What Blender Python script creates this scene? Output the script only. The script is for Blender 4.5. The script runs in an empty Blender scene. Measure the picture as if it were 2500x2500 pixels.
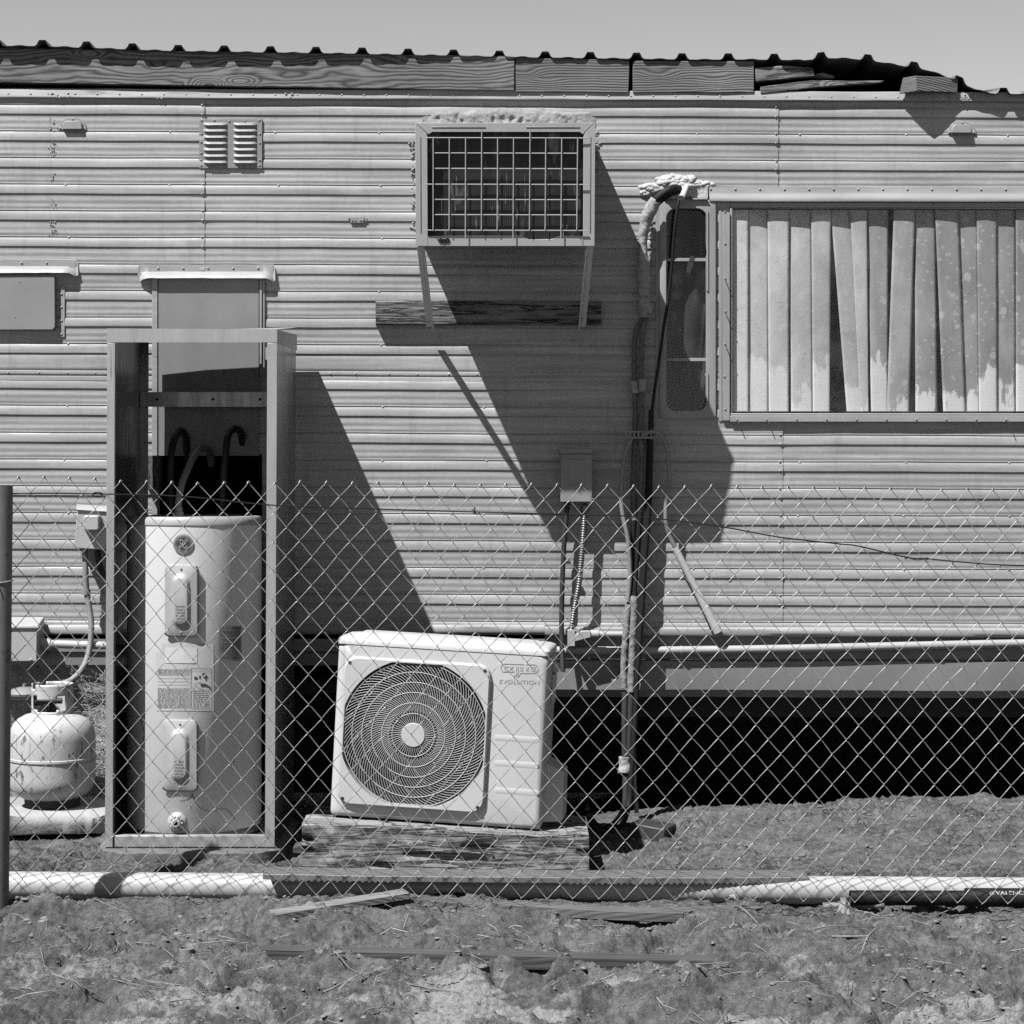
import bpy, math, random
import numpy as np
from mathutils import Vector, Matrix, noise as mnoise

random.seed(7)
PI = math.pi
sc = bpy.context.scene
COL = sc.collection
R = math.radians

# ------------------------------------------------------------------ survey
# The trailer wall is the plane Y = 0, the lens stands 8 m in front of it.
# P() turns a survey reading (x, y on a 2500 grid) at a depth d in front of the
# wall into a point; every thing gets its own depth, size and thickness.
CAMD, CAMZ, F, CX, HY = 8.0, 1.37, 5120.0, 1250.0, 1150.0

def S(d):
    return (CAMD - d) / F

def P(px, py, d=0.0):
    s = S(d)
    return Vector(((px - CX) * s, -d, CAMZ - (py - HY) * s))

def vn(v, k=1.0):
    return mnoise.noise(Vector(v) * k)

# ------------------------------------------------------------------ meshes
class MB:
    def __init__(self):
        self.v, self.f, self.xf = [], [], None

    def add(self, vs, fs):
        o = len(self.v)
        if self.xf is not None:
            vs = [self.xf @ Vector(a) for a in vs]
        self.v += [tuple(a) for a in vs]
        self.f += [tuple(i + o for i in q) for q in fs]
        return self

    def box(self, c, s, rot=None):
        c = Vector(c)
        hx, hy, hz = s[0] / 2, s[1] / 2, s[2] / 2
        vs = [Vector((x, y, z)) for z in (-hz, hz) for y in (-hy, hy) for x in (-hx, hx)]
        if rot is not None:
            vs = [rot @ a for a in vs]
        return self.add([a + c for a in vs],
                        [(0, 2, 3, 1), (4, 5, 7, 6), (0, 1, 5, 4), (2, 6, 7, 3), (0, 4, 6, 2), (1, 3, 7, 5)])

    def pbox(self, x0, y0, x1, y1, d0, d1):
        a, b = P(x0, y0, d1), P(x1, y1, d1)
        return self.box(((a.x + b.x) / 2, -(d0 + d1) / 2, (a.z + b.z) / 2),
                        (abs(b.x - a.x), abs(d1 - d0), abs(a.z - b.z)))

    def prism(self, poly, d0, d1, inset=0.0):
        # poly: survey readings of the FRONT outline (at depth d1)
        fr = [P(x, y, d1) for x, y in poly]
        c = sum(fr, Vector()) / len(fr)
        bk = [Vector((p.x, -d0, p.z)) for p in fr]
        if inset:
            fr = [p + (c - p).normalized() * inset for p in fr]
        n = len(fr)
        fs = [tuple(range(n)), tuple(range(2 * n - 1, n - 1, -1))]
        fs += [(i, n + i, n + (i + 1) % n, (i + 1) % n) for i in range(n)]
        return self.add(fr + bk, fs)

    def quad(self, a, b, c, d):
        return self.add([a, b, c, d], [(0, 1, 2, 3)])

    def tube(self, pts, r, n=8, cap=True, radii=None, jit=0.0, flat=1.0):
        pts = [Vector(p) for p in pts]
        m = len(pts)
        vs = []
        up = None
        for i, p in enumerate(pts):
            t = (pts[min(i + 1, m - 1)] - pts[max(i - 1, 0)])
            if t.length < 1e-9:
                t = Vector((0, 0, 1))
            t.normalize()
            if up is None:
                ref = Vector((0, 1, 0)) if abs(t.y) < 0.9 else Vector((1, 0, 0))
                up = t.cross(ref).normalized()
            up = (up - t * up.dot(t))
            if up.length < 1e-6:
                up = t.orthogonal()
            up.normalize()
            w = t.cross(up)
            rr = radii[i] if radii else r
            for k in range(n):
                a = 2 * PI * k / n
                q = up * math.cos(a) + w * (math.sin(a) * flat)
                e = rr
                if jit:
                    e = rr * (1 + jit * vn((p + q * rr), 38) + 0.5 * jit * vn((p + q * rr), 110))
                vs.append(p + q * e)
        fs = []
        for i in range(m - 1):
            for k in range(n):
                a, b = i * n + k, i * n + (k + 1) % n
                fs.append((a, b, b + n, a + n))
        if cap:
            fs.append(tuple(range(n - 1, -1, -1)))
            fs.append(tuple(range((m - 1) * n, m * n)))
        return self.add(vs, fs)

    def lathe(self, prof, c, n=48, axis='z'):
        vs, fs = [], []
        c = Vector(c)
        for r, h in prof:
            for k in range(n):
                a = 2 * PI * k / n
                if axis == 'z':
                    vs.append(c + Vector((r * math.cos(a), r * math.sin(a), h)))
                else:
                    vs.append(c + Vector((r * math.cos(a), -h, r * math.sin(a))))
        for i in range(len(prof) - 1):
            for k in range(n):
                a, b = i * n + k, i * n + (k + 1) % n
                fs.append((a, b, b + n, a + n) if axis == 'z' else (a, a + n, b + n, b))
        if prof[0][0] > 1e-6:
            fs.append(tuple(range(n - 1, -1, -1)))
        if prof[-1][0] > 1e-6:
            fs.append(tuple(range((len(prof) - 1) * n, len(prof) * n)))
        return self.add(vs, fs)

    def rivet(self, px, py, d, r=0.0045, h=0.003):
        return self.lathe([(r, -0.001), (r * 0.95, h * 0.4), (r * 0.6, h * 0.85), (0.0005, h)], P(px, py, d), 9, 'y')

    def loops(self, ls, close=True, cap0=False, cap1=False):
        n = len(ls[0])
        vs = [p for l in ls for p in l]
        fs = []
        for i in range(len(ls) - 1):
            for k in range(n if close else n - 1):
                a, b = i * n + k, i * n + (k + 1) % n
                fs.append((a, b, b + n, a + n))
        if cap0:
            fs.append(tuple(range(n - 1, -1, -1)))
        if cap1:
            fs.append(tuple(range((len(ls) - 1) * n, len(ls) * n)))
        return self.add(vs, fs)

    def build(self, name, mat, parent=None, smooth=True, angle=35, bevel=0.0, seg=2, label=None, kind=None, base=None):
        me = bpy.data.meshes.new(name)
        b = Vector(parent.get('_b', (0, 0, 0))) if parent is not None else Vector(base or (0, 0, 0))
        me.from_pydata([tuple(Vector(a) - b) for a in self.v], [], self.f)
        me.validate()
        me.update()
        import bmesh
        bm = bmesh.new(); bm.from_mesh(me)
        bmesh.ops.recalc_face_normals(bm, faces=bm.faces)
        bm.to_mesh(me); bm.free()
        if smooth:
            me.shade_smooth()
            me.set_sharp_from_angle(angle=R(angle))
        me.materials.append(mat)
        o = bpy.data.objects.new(name, me)
        COL.objects.link(o)
        if parent is not None:
            o.parent = parent
            o['_b'] = tuple(b)
        else:
            o.location = b
            o['_b'] = tuple(b)
        if bevel:
            m = o.modifiers.new('bevel', 'BEVEL')
            m.width = bevel; m.segments = seg; m.limit_method = 'ANGLE'; m.angle_limit = R(40)
        if label:
            o['label'] = label
        if kind:
            o['kind'] = kind
        return o

def thing(name, label, cat, loc, group=None):
    o = bpy.data.objects.new(name, None)
    COL.objects.link(o)
    o.location = loc
    o.empty_display_size = 0.1
    o['_b'] = tuple(loc)
    o['label'] = label; o['category'] = cat
    if group:
        o['group'] = group
    return o

def tag(o, label, cat, group=None, kind=None):
    o['label'] = label; o['category'] = cat
    if group:
        o['group'] = group
    if kind:
        o['kind'] = kind
    return o

def crom(pts, k=6):
    pts = [Vector(p) for p in pts]
    out = []
    n = len(pts)
    for i in range(n - 1):
        p0, p1, p2, p3 = pts[max(i - 1, 0)], pts[i], pts[i + 1], pts[min(i + 2, n - 1)]
        for j in range(k):
            t = j / k
            out.append(0.5 * ((2 * p1) + (p2 - p0) * t + (2 * p0 - 5 * p1 + 4 * p2 - p3) * t * t + (3 * p1 - p0 - 3 * p2 + p3) * t ** 3))
    out.append(pts[-1])
    return out

def resample(pts, step):
    out = [pts[0]]
    acc = 0.0
    for a, b in zip(pts[:-1], pts[1:]):
        L = (b - a).length
        while acc + step <= L:
            acc += step
            out.append(a.lerp(b, acc / L))
        acc -= L
    return out

def corr_hose(mb, pts, r, pitch=0.006, amp=0.09, n=10):
    q = resample(crom(pts, 10), pitch / 2)
    mb.tube(q, r, n, True, [r * (1 + (amp if i % 2 else -amp)) for i in range(len(q))])

_tx = {}
def text_polys(body):
    if body in _tx:
        return _tx[body]
    cu = bpy.data.curves.new('lettering', 'FONT')
    cu.body = body
    cu.resolution_u = 2
    ob = bpy.data.objects.new('lettering', cu)
    COL.objects.link(ob)
    dg = bpy.context.evaluated_depsgraph_get()
    me = bpy.data.meshes.new_from_object(ob.evaluated_get(dg))
    vs = [(v.co.x, v.co.y) for v in me.vertices]
    fs = [tuple(p.vertices) for p in me.polygons]
    bpy.data.objects.remove(ob); bpy.data.curves.remove(cu); bpy.data.meshes.remove(me)
    _tx[body] = (vs, fs)
    return vs, fs

def text_on(mb, body, x0, y0, x1, h, fn, slant=0.0):
    # letters fitted between x0..x1 with baseline y0 and cap height h (survey units), mapped by fn
    vs, fs = text_polys(body)
    if not vs:
        return
    a = min(v[0] for v in vs); b = max(v[0] for v in vs)
    t = max(v[1] for v in vs)
    kx = (x1 - x0) / (b - a); ky = h / t
    mb.add([fn(x0 + (v[0] - a) * kx + v[1] * ky * slant, y0 - v[1] * ky) for v in vs], fs)

# ------------------------------------------------------------------ materials
KALB = 0.37      # scales base colours down so less bounced light fills the shade; exposure makes up
def new_mat(name):
    m = bpy.data.materials.new(name)
    m.use_nodes = True
    nt = m.node_tree
    return m, nt, nt.nodes['Principled BSDF']

class N:
    def __init__(s, nt): s.nt = nt
    def node(s, t, **kw):
        n = s.nt.nodes.new(t)
        for k, v in kw.items():
            if hasattr(n, k): setattr(n, k, v)
        return n
    def put(s, sock, v):
        if isinstance(v, bpy.types.NodeSocket): s.nt.links.new(v, sock)
        else: sock.default_value = v
    def math(s, op, a, b=0.0, c=None, clamp=False):
        n = s.node('ShaderNodeMath', operation=op); n.use_clamp = clamp
        s.put(n.inputs[0], a); s.put(n.inputs[1], b)
        if c is not None: s.put(n.inputs[2], c)
        return n.outputs[0]
    def coord(s, sc=(1, 1, 1), loc=(0, 0, 0), rot=(0, 0, 0)):
        t = s.node('ShaderNodeTexCoord')
        m = s.node('ShaderNodeMapping')
        s.nt.links.new(t.outputs['Object'], m.inputs[0])
        m.inputs['Scale'].default_value = sc; m.inputs['Location'].default_value = loc; m.inputs['Rotation'].default_value = rot
        return m.outputs[0]
    def noise(s, vec, scale, detail=4, rough=0.55, dist=0.0):
        n = s.node('ShaderNodeTexNoise')
        s.nt.links.new(vec, n.inputs['Vector'])
        n.inputs['Scale'].default_value = scale; n.inputs['Detail'].default_value = detail
        n.inputs['Roughness'].default_value = rough; n.inputs['Distortion'].default_value = dist
        return n.outputs[0]
    def voro(s, vec, scale, feature='F1', out='Distance', rnd=1.0):
        n = s.node('ShaderNodeTexVoronoi', feature=feature)
        s.nt.links.new(vec, n.inputs['Vector'])
        n.inputs['Scale'].default_value = scale; n.inputs['Randomness'].default_value = rnd
        return n.outputs[out]
    def mr(s, v, a, b, c=0.0, d=1.0, smooth=False):
        n = s.node('ShaderNodeMapRange')
        n.clamp = True
        if smooth: n.interpolation_type = 'SMOOTHSTEP'
        s.put(n.inputs['Value'], v)
        for k, x in (('From Min', a), ('From Max', b), ('To Min', c), ('To Max', d)): s.put(n.inputs[k], x)
        return n.outputs[0]
    def lerp(s, f, a, b):
        n = s.node('ShaderNodeMix'); n.data_type = 'FLOAT'
        s.put(n.inputs[0], f); s.put(n.inputs[2], a); s.put(n.inputs[3], b)
        return n.outputs[0]
    def sep(s, vec):
        n = s.node('ShaderNodeSeparateXYZ'); s.nt.links.new(vec, n.inputs[0]); return n.outputs
    def grey(s, v):
        n = s.node('ShaderNodeCombineColor')
        v = s.math('MULTIPLY', v, KALB)
        for i in range(3): s.put(n.inputs[i], v)
        return n.outputs[0]
    def bump(s, h, strength=0.5, dist=0.002, nrm=None):
        n = s.node('ShaderNodeBump'); n.inputs['Strength'].default_value = strength; n.inputs['Distance'].default_value = dist
        s.put(n.inputs['Height'], h)
        if nrm is not None: s.nt.links.new(nrm, n.inputs['Normal'])
        return n.outputs[0]

def M(name, base, var=0.12, rough=0.55, metal=0.0, scale=6, stretch=(1, 1, 1), bump=0.15, bdist=0.001, bscale=60,
      spots=None, drips=None, spec=0.4):
    m, nt, b = new_mat(name)
    g = N(nt)
    co = g.coord(stretch)
    n1 = g.noise(co, scale, 6, 0.6)
    v = g.mr(n1, 0.25, 0.75, base * (1 - var), base * (1 + var))
    if spots:      # specks of dirt / rust: (threshold, value, scale, stretch)
        th, val, ssc, sst = spots
        n2 = g.noise(g.coord(sst, (3.1, 1.7, 5.3)), ssc, 5, 0.65)
        v = g.lerp(g.mr(n2, th, th + 0.05), v, val)
    if drips:
        th, val, dsc = drips
        n3 = g.noise(g.coord((1, 1, 0.06), (9.1, 4.4, 2.0)), dsc, 5, 0.7)
        n4 = g.noise(g.coord((1, 1, 1), (1.1, 4.4, 8.0)), 5, 3, 0.6)
        f = g.math('MULTIPLY', g.mr(n3, th, th + 0.12), g.mr(n4, 0.42, 0.62))
        v = g.lerp(f, v, val)
    nt.links.new(g.grey(v), b.inputs['Base Color'])
    b.inputs['Roughness'].default_value = rough
    b.inputs['Metallic'].default_value = metal
    b.inputs['Specular IOR Level'].default_value = spec
    rn = g.mr(g.noise(co, scale * 3, 4, 0.6), 0.3, 0.7, max(rough - 0.1, 0.05), min(rough + 0.1, 1))
    nt.links.new(rn, b.inputs['Roughness'])
    if bump:
        h = g.noise(g.coord(), bscale, 5, 0.6)
        nt.links.new(g.bump(h, bump, bdist), b.inputs['Normal'])
    return m

def wood(name, dark, light, freq=26, knot=0.9, grain=1.0, bump=0.5, off=(0, 0, 0), vert=False, kscale=1.0, cracks=0.0):
    m, nt, b = new_mat(name)
    g = N(nt)
    rot = (0, R(90), 0) if vert else (0, 0, 0)
    co = g.coord((1, 1, 1), off, rot)
    x, y, z = g.sep(co)
    wv = g.noise(g.coord((1.4, 3, 5), off, rot), 1.5, 3, 0.5)
    ph = g.math('ADD', g.math('MULTIPLY', g.math('ADD', z, g.math('MULTIPLY', y, 0.7)), freq), g.math('MULTIPLY', wv, 9.0 * grain))
    if knot:
        kc = g.coord((3.2 * kscale, 0.001, 9.5 * kscale), off, rot)
        kd = g.voro(kc, 1.0)
        kf = g.mr(kd, 0.0, 0.36, 1.0, 0.0, True)
        ph = g.math('ADD', ph, g.math('MULTIPLY', kf, 5.0 * knot))
    s = g.math('SINE', g.math('MULTIPLY', ph, 2 * PI))
    s = g.math('ADD', g.math('MULTIPLY', s, 0.5), 0.5)
    s = g.math('POWER', s, 0.6)
    fine = g.noise(g.coord((3, 10, 160), off, rot), 1.0, 5, 0.7)
    bl = g.noise(g.coord((1, 1, 2), off, rot), 2.3, 4, 0.6)
    v = g.mr(s, 0, 1, dark, light)
    v = g.math('MULTIPLY', v, g.mr(fine, 0.3, 0.7, 0.72, 1.2))
    v = g.math('MULTIPLY', v, g.mr(bl, 0.3, 0.7, 0.7, 1.2))
    if knot:
        v = g.math('MULTIPLY', v, g.mr(kd, 0.03, 0.12, 0.35, 1.0, True))
    h = g.math('ADD', g.math('MULTIPLY', s, 0.5), fine)
    if cracks:
        cn = g.noise(g.coord((2.2, 8, 34), off, rot), 1.0, 6, 0.65, 0.6)
        cf = g.mr(g.math('ABSOLUTE', g.math('SUBTRACT', cn, 0.5)), 0.0, 0.035, 1.0, 0.0, True)
        v = g.math('MULTIPLY', v, g.mr(cf, 0, 1, 1.0, 0.25))
        h = g.math('SUBTRACT', h, g.math('MULTIPLY', cf, 3.0 * cracks))
    nt.links.new(g.grey(v), b.inputs['Base Color'])
    b.inputs['Roughness'].default_value = 0.85
    b.inputs['Specular IOR Level'].default_value = 0.2
    nt.links.new(g.bump(h, bump, 0.003), b.inputs['Normal'])
    return m

def siding_mat():
    m, nt, b = new_mat('weathered_siding_paint')
    g = N(nt)
    streak = g.noise(g.coord((1.1, 1, 26)), 1.6, 6, 0.6)
    broad = g.noise(g.coord((0.5, 1, 0.8)), 1.7, 4, 0.5)
    fine = g.noise(g.coord((1, 1, 2.5)), 55, 5, 0.7)
    chalk = g.noise(g.coord((1, 1, 1.6), (4, 2, 7)), 9, 6, 0.7)
    v = g.mr(streak, 0.3, 0.7, 0.31, 0.53)
    v = g.math('MULTIPLY', v, g.mr(broad, 0.3, 0.7, 0.88, 1.1))
    v = g.math('MULTIPLY', v, g.mr(fine, 0.3, 0.7, 0.9, 1.1))
    v = g.lerp(g.mr(chalk, 0.54, 0.72, 0.0, 0.4), v, 0.58)
    dirt = g.noise(g.coord((3.2, 1, 0.35), (1, 1, 3)), 5, 5, 0.7)
    v = g.lerp(g.mr(dirt, 0.54, 0.74, 0.0, 0.42), v, 0.2)
    run = g.noise(g.coord((26, 1, 0.45), (7, 1, 1)), 1.0, 4, 0.7)
    v = g.lerp(g.math('MULTIPLY', g.mr(run, 0.62, 0.72, 0.0, 0.35), g.mr(broad, 0.45, 0.6)), v, 0.18)
    nt.links.new(g.grey(v), b.inputs['Base Color'])
    b.inputs['Specular IOR Level'].default_value = 0.35
    nt.links.new(g.mr(chalk, 0.3, 0.7, 0.42, 0.66), b.inputs['Roughness'])
    nt.links.new(g.bump(g.noise(g.coord((1, 1, 3)), 30, 5, 0.65), 0.16, 0.0016), b.inputs['Normal'])
    return m

def soil_mat():
    m, nt, b = new_mat('dry_trampled_soil')
    g = N(nt)
    big = g.noise(g.coord(), 2.6, 5, 0.6)
    mid = g.noise(g.coord((1, 1.6, 1)), 13, 7, 0.72)
    fine = g.noise(g.coord(), 150, 6, 0.8)
    crumb = g.noise(g.coord((1, 1, 1), (3, 3, 1)), 42, 7, 0.78)
    v = g.mr(mid, 0.32, 0.68, 0.125, 0.215)
    v = g.math('MULTIPLY', v, g.mr(crumb, 0.36, 0.64, 0.66, 1.28))
    v = g.math('MULTIPLY', v, g.mr(fine, 0.3, 0.7, 0.62, 1.4))
    # darker crumbly earth thrown up between the trodden patches
    dk = g.noise(g.coord((1, 1.5, 1), (5, 2, 0)), 6, 6, 0.7)
    v = g.math('MULTIPLY', v, g.mr(dk, 0.45, 0.62, 1.12, 0.66))
    # pale dry sand lying in patches on the trodden ground
    x, y, z = g.sep(g.coord())
    amt = g.math('ADD', g.mr(y, -2.95, -1.8, 0.095, -0.02), g.mr(y, -1.4, -1.2, 0.0, -0.1))
    sand = g.mr(g.math('ADD', g.math('ADD', g.math('MULTIPLY', big, 0.65), g.math('MULTIPLY', mid, 0.35)), amt), 0.555, 0.615)
    v = g.lerp(g.math('MULTIPLY', g.math('MULTIPLY', sand, 0.95), g.mr(crumb, 0.32, 0.5)), v, g.mr(fine, 0.3, 0.7, 0.28, 0.54))
    peb = g.voro(g.coord(), 90)
    v = g.lerp(g.mr(peb, 0.10, 0.17, 0.4, 0.0), v, 0.26)
    # drying cracks
    wv = g.noise(g.coord(), 9, 4, 0.6)
    cx = g.node('ShaderNodeVectorMath', operation='ADD')
    nt.links.new(g.coord((1, 1.25, 1)), cx.inputs[0])
    cw = g.node('ShaderNodeCombineXYZ'); g.put(cw.inputs[0], g.math('MULTIPLY', wv, 0.12)); g.put(cw.inputs[1], g.math('MULTIPLY', mid, 0.12))
    nt.links.new(cw.outputs[0], cx.inputs[1])
    ed = g.voro(cx.outputs[0], 17, 'DISTANCE_TO_EDGE')
    cm = g.mr(g.noise(g.coord((1, 1, 1), (2, 8, 0)), 3.2, 4, 0.6), 0.46, 0.6)
    ck = g.math('MULTIPLY', g.mr(ed, 0.0, 0.05, 1.0, 0.0), cm)
    nt.links.new(g.grey(v), b.inputs['Base Color'])
    b.inputs['Roughness'].default_value = 0.95
    b.inputs['Specular IOR Level'].default_value = 0.1
    h = g.math('ADD', g.noise(g.coord((1, 1, 1)), 48, 9, 0.78), g.math('MULTIPLY', fine, 0.35))
    h = g.math('SUBTRACT', h, g.math('MULTIPLY', ck, g.mr(y, -1.3, -0.9, 0.12, 0.6)))
    nt.links.new(g.bump(h, 1.0, 0.011), b.inputs['Normal'])
    return m

def glass_mat(name, tint=0.9, spec=0.08):
    m, nt, b = new_mat(name)
    nt.nodes.remove(b)
    g = N(nt)
    tr = g.node('ShaderNodeBsdfTransparent'); tr.inputs[0].default_value = (tint, tint, tint, 1)
    gl = g.node('ShaderNodeBsdfGlossy'); gl.inputs['Roughness'].default_value = 0.08
    gl.inputs[0].default_value = (0.9, 0.9, 0.9, 1)
    mx = g.node('ShaderNodeMixShader')
    # dusty film on the pane
    du = g.node('ShaderNodeBsdfDiffuse'); du.inputs[0].default_value = (0.45, 0.45, 0.45, 1)
    mx2 = g.node('ShaderNodeMixShader')
    dn = g.noise(g.coord((1, 1, 0.7)), 7, 6, 0.7)
    nt.links.new(g.mr(dn, 0.45, 0.75, 0.0, 0.03), mx2.inputs[0])
    mx.inputs[0].default_value = spec
    nt.links.new(tr.outputs[0], mx.inputs[1]); nt.links.new(gl.outputs[0], mx.inputs[2])
    nt.links.new(mx.outputs[0], mx2.inputs[1]); nt.links.new(du.outputs[0], mx2.inputs[2])
    nt.links.new(mx2.outputs[0], nt.nodes['Material Output'].inputs[0])
    return m

def blind_mat():
    m, nt, b = new_mat('peeling_vinyl_slats')
    g = N(nt)
    co = g.coord()
    x, y, z = g.sep(co)
    lo = g.noise(g.coord((7, 7, 4)), 1.0, 6, 0.65)
    big = g.noise(g.coord((2.2, 2.2, 1.6), (3, 0, 1)), 1.0, 3, 0.5)
    edge = g.math('ADD', g.math('ADD', z, g.math('MULTIPLY', lo, 0.42)), g.math('ADD', g.math('MULTIPLY', x, 0.16), g.math('MULTIPLY', big, 0.40)))
    oi = g.node('ShaderNodeObjectInfo')
    tear = g.noise(g.coord((30, 3, 7), (2, 5, 1)), 1.0, 5, 0.7)
    edge = g.math('ADD', edge, g.math('ADD', g.math('MULTIPLY', oi.outputs['Random'], 0.16), g.math('MULTIPLY', tear, 0.22)))
    film = g.mr(edge, 0.80, 0.82)
    d = g.voro(g.coord((1, 0.2, 0.9)), 16)
    dn = g.noise(g.coord(), 26, 3, 0.6)
    bub = g.mr(g.math('ADD', d, g.math('MULTIPLY', dn, 0.35)), 0.37, 0.43, 1.0, 0.0)
    d2 = g.voro(g.coord((1, 0.2, 1.1), (5, 0, 2)), 34)
    bub2 = g.mr(g.math('ADD', d2, g.math('MULTIPLY', dn, 0.3)), 0.33, 0.4, 0.8, 0.0)
    bb = g.math('MAXIMUM', bub, bub2)
    xr = g.mr(x, 0.05, 0.75, 0.0, 1.0)
    fv = g.mr(xr, 0, 1, 0.70, 0.34)
    vein = g.noise(g.coord((5, 2, 3), (9, 1, 4)), 1.0, 7, 0.7, 1.2)
    fv = g.math('MULTIPLY', fv, g.mr(vein, 0.3, 0.7, 0.74, 1.18))
    fv = g.math('MULTIPLY', fv, g.mr(oi.outputs['Random'], 0, 1, 0.86, 1.1))
    fv = g.math('MULTIPLY', fv, g.mr(lo, 0.3, 0.7, 0.82, 1.2))
    fv = g.lerp(g.math('MULTIPLY', bb, g.mr(xr, 0, 1, 0.25, 0.75)), fv, 0.55)
    bare = g.mr(g.noise(g.coord((14, 10, 1.5)), 1.0, 4, 0.6), 0.3, 0.7, 0.74, 0.86)
    v = g.lerp(film, bare, fv)
    nt.links.new(g.grey(v), b.inputs['Base Color'])
    b.inputs['Roughness'].default_value = 0.6
    nt.links.new(g.bump(g.math('ADD', film, bb), 0.3, 0.001), b.inputs['Normal'])
    return m

def coil_mat():
    m, nt, b = new_mat('condenser_fins')
    g = N(nt)
    x, y, z = g.sep(g.coord())
    fins = g.math('ADD', g.math('MULTIPLY', g.math('SINE', g.math('MULTIPLY', x, 2 * PI * 150)), 0.5), 0.5)
    colm = g.noise(g.coord((9, 1, 0.7), (2, 0, 1)), 1.0, 4, 0.6, 0.3)
    tubes = g.math('ADD', g.math('MULTIPLY', g.math('SINE', g.math('MULTIPLY', z, 2 * PI * 36)), 0.5), 0.5)
    v = g.math('MULTIPLY', g.mr(fins, 0, 1, 0.012, 0.055), g.mr(colm, 0.35, 0.65, 0.6, 1.6))
    v = g.math('MULTIPLY', v, g.mr(tubes, 0, 1, 0.8, 1.1))
    bl = g.noise(g.coord((9.5, 1, 3.2), (6.3, 0, 2.2)), 1.0, 4, 0.6, 0.8)     # bent fins, their bright reflections put into the colour
    v = g.lerp(g.mr(bl, 0.58, 0.72, 0.0, 0.55), v, 0.55)
    sc_ = g.noise(g.coord((90, 1, 7), (8, 0, 3)), 1.0, 3, 0.6)
    v = g.lerp(g.math('MULTIPLY', g.mr(sc_, 0.66, 0.74, 0.0, 0.9), g.mr(bl, 0.42, 0.5)), v, 0.8)
    nt.links.new(g.grey(v), b.inputs['Base Color'])
    b.inputs['Metallic'].default_value = 0.5
    b.inputs['Roughness'].default_value = 0.5
    nt.links.new(g.bump(fins, 0.4, 0.002), b.inputs['Normal'])
    return m

SID = siding_mat()
TRIM = M('chalky_trim_paint', 0.37, 0.2, 0.55, scale=9, stretch=(0.5, 1, 3), spots=(0.66, 0.2, 14, (0.5, 1, 2)), bump=0.3, bdist=0.0015)
PANEL = M('grey_panel_paint', 0.25, 0.14, 0.5, scale=4, stretch=(1, 1, 0.5), spots=(0.74, 0.08, 60, (1, 1, 1)), bump=0.1)
DOORP = M('grey_door_paint', 0.30, 0.12, 0.45, scale=4, drips=(0.62, 0.14, 30), bump=0.08)
WFRAME = M('old_window_frame_paint', 0.37, 0.15, 0.5, scale=8, stretch=(1, 1, 0.4), spots=(0.68, 0.18, 22, (1, 1, 0.6)), bump=0.2)
DARK = M('dark_interior', 0.025, 0.2, 0.9, bump=0)
UNDER = M('shade_dark_underfloor', 0.03, 0.3, 0.9, scale=3, bump=0.2)  # near-black base puts the shade under the trailer into the colour
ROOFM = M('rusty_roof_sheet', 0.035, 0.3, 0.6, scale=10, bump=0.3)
PINE = wood('fascia_pine', 0.065, 0.26, 58, 1.3, 1.1, 0.5)
PINE2 = wood('fascia_rough_pine', 0.11, 0.26, 105, 0.5, 0.5, 0.8, (3.3, 1, 0.4))
PINE3 = wood('broken_board_pine', 0.13, 0.32, 30, 0.7, 0.9, 0.6, (6.1, 2, 1.7), cracks=0.5)
BATTEN = wood('split_grey_batten', 0.16, 0.27, 30, 0.0, 0.5, 1.0, (1.3, 2, 0.7), cracks=1.0)
SLEEPER = wood('crumbling_sleeper', 0.33, 0.42, 18, 0.0, 0.6, 1.0, (4.7, 2, 2.9), cracks=0.8)
STUD = wood('bare_stud', 0.06, 0.16, 50, 0.3, 0.6, 0.6, (2, 2, 5), vert=True)
DBOARD = wood('dark_sunk_beam', 0.08, 0.11, 60, 0.0, 0.5, 0.6, (8, 2, 0.3))
PALEB = wood('pale_loose_board', 0.22, 0.30, 60, 0.0, 0.5, 0.6, (8, 2, 0.3))
BOARD = wood('dusty_ground_board', 0.12, 0.165, 60, 0.0, 0.5, 0.6, (8, 2, 0.3))
GALV = M('galvanised_sheet', 0.52, 0.12, 0.42, 0.35, scale=10, stretch=(2, 2, 0.3), drips=(0.6, 0.18, 40), bump=0.05)
GALVB = M('sunlit_galvanised_sheet', 0.5, 0.12, 0.33, 0.75, scale=7, stretch=(2, 2, 0.25), bump=0.05)  # lit copy of the sheet, brightened to bounce sun onto the tank
GALVD = M('shaded_galvanised_sheet', 0.34, 0.15, 0.33, 0.75, scale=7, stretch=(2, 2, 0.25), bump=0.05)  # shaded copy of the same sheet, darkened for the unlit panel
ACFR = M('window_unit_enamel', 0.50, 0.08, 0.45, scale=7, spots=(0.72, 0.12, 24, (1, 1, 1)), bump=0.08)
COIL = coil_mat()
WIRE = M('guard_wire_coating', 0.50, 0.1, 0.5, scale=20, bump=0)
BRKT = M('brightened_bracket_steel', 0.92, 0.1, 0.4, 0.0, scale=18, spots=(0.66, 0.3, 30, (1, 1, 0.5)), bump=0.05)  # near-white non-metal base imitates light reflected by the brackets in shade
ARM = M('bracket_steel', 0.30, 0.2, 0.55, 0.2, scale=18, spots=(0.62, 0.12, 30, (1, 1, 0.5)), bump=0.1)
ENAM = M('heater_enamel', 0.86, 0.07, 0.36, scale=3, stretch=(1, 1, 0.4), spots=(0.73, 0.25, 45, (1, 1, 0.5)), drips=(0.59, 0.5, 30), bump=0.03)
ENAMC = M('heater_cover_enamel', 0.50, 0.08, 0.42, 0.1, scale=5, spots=(0.72, 0.15, 45, (1, 1, 0.5)), bump=0.03)
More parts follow.
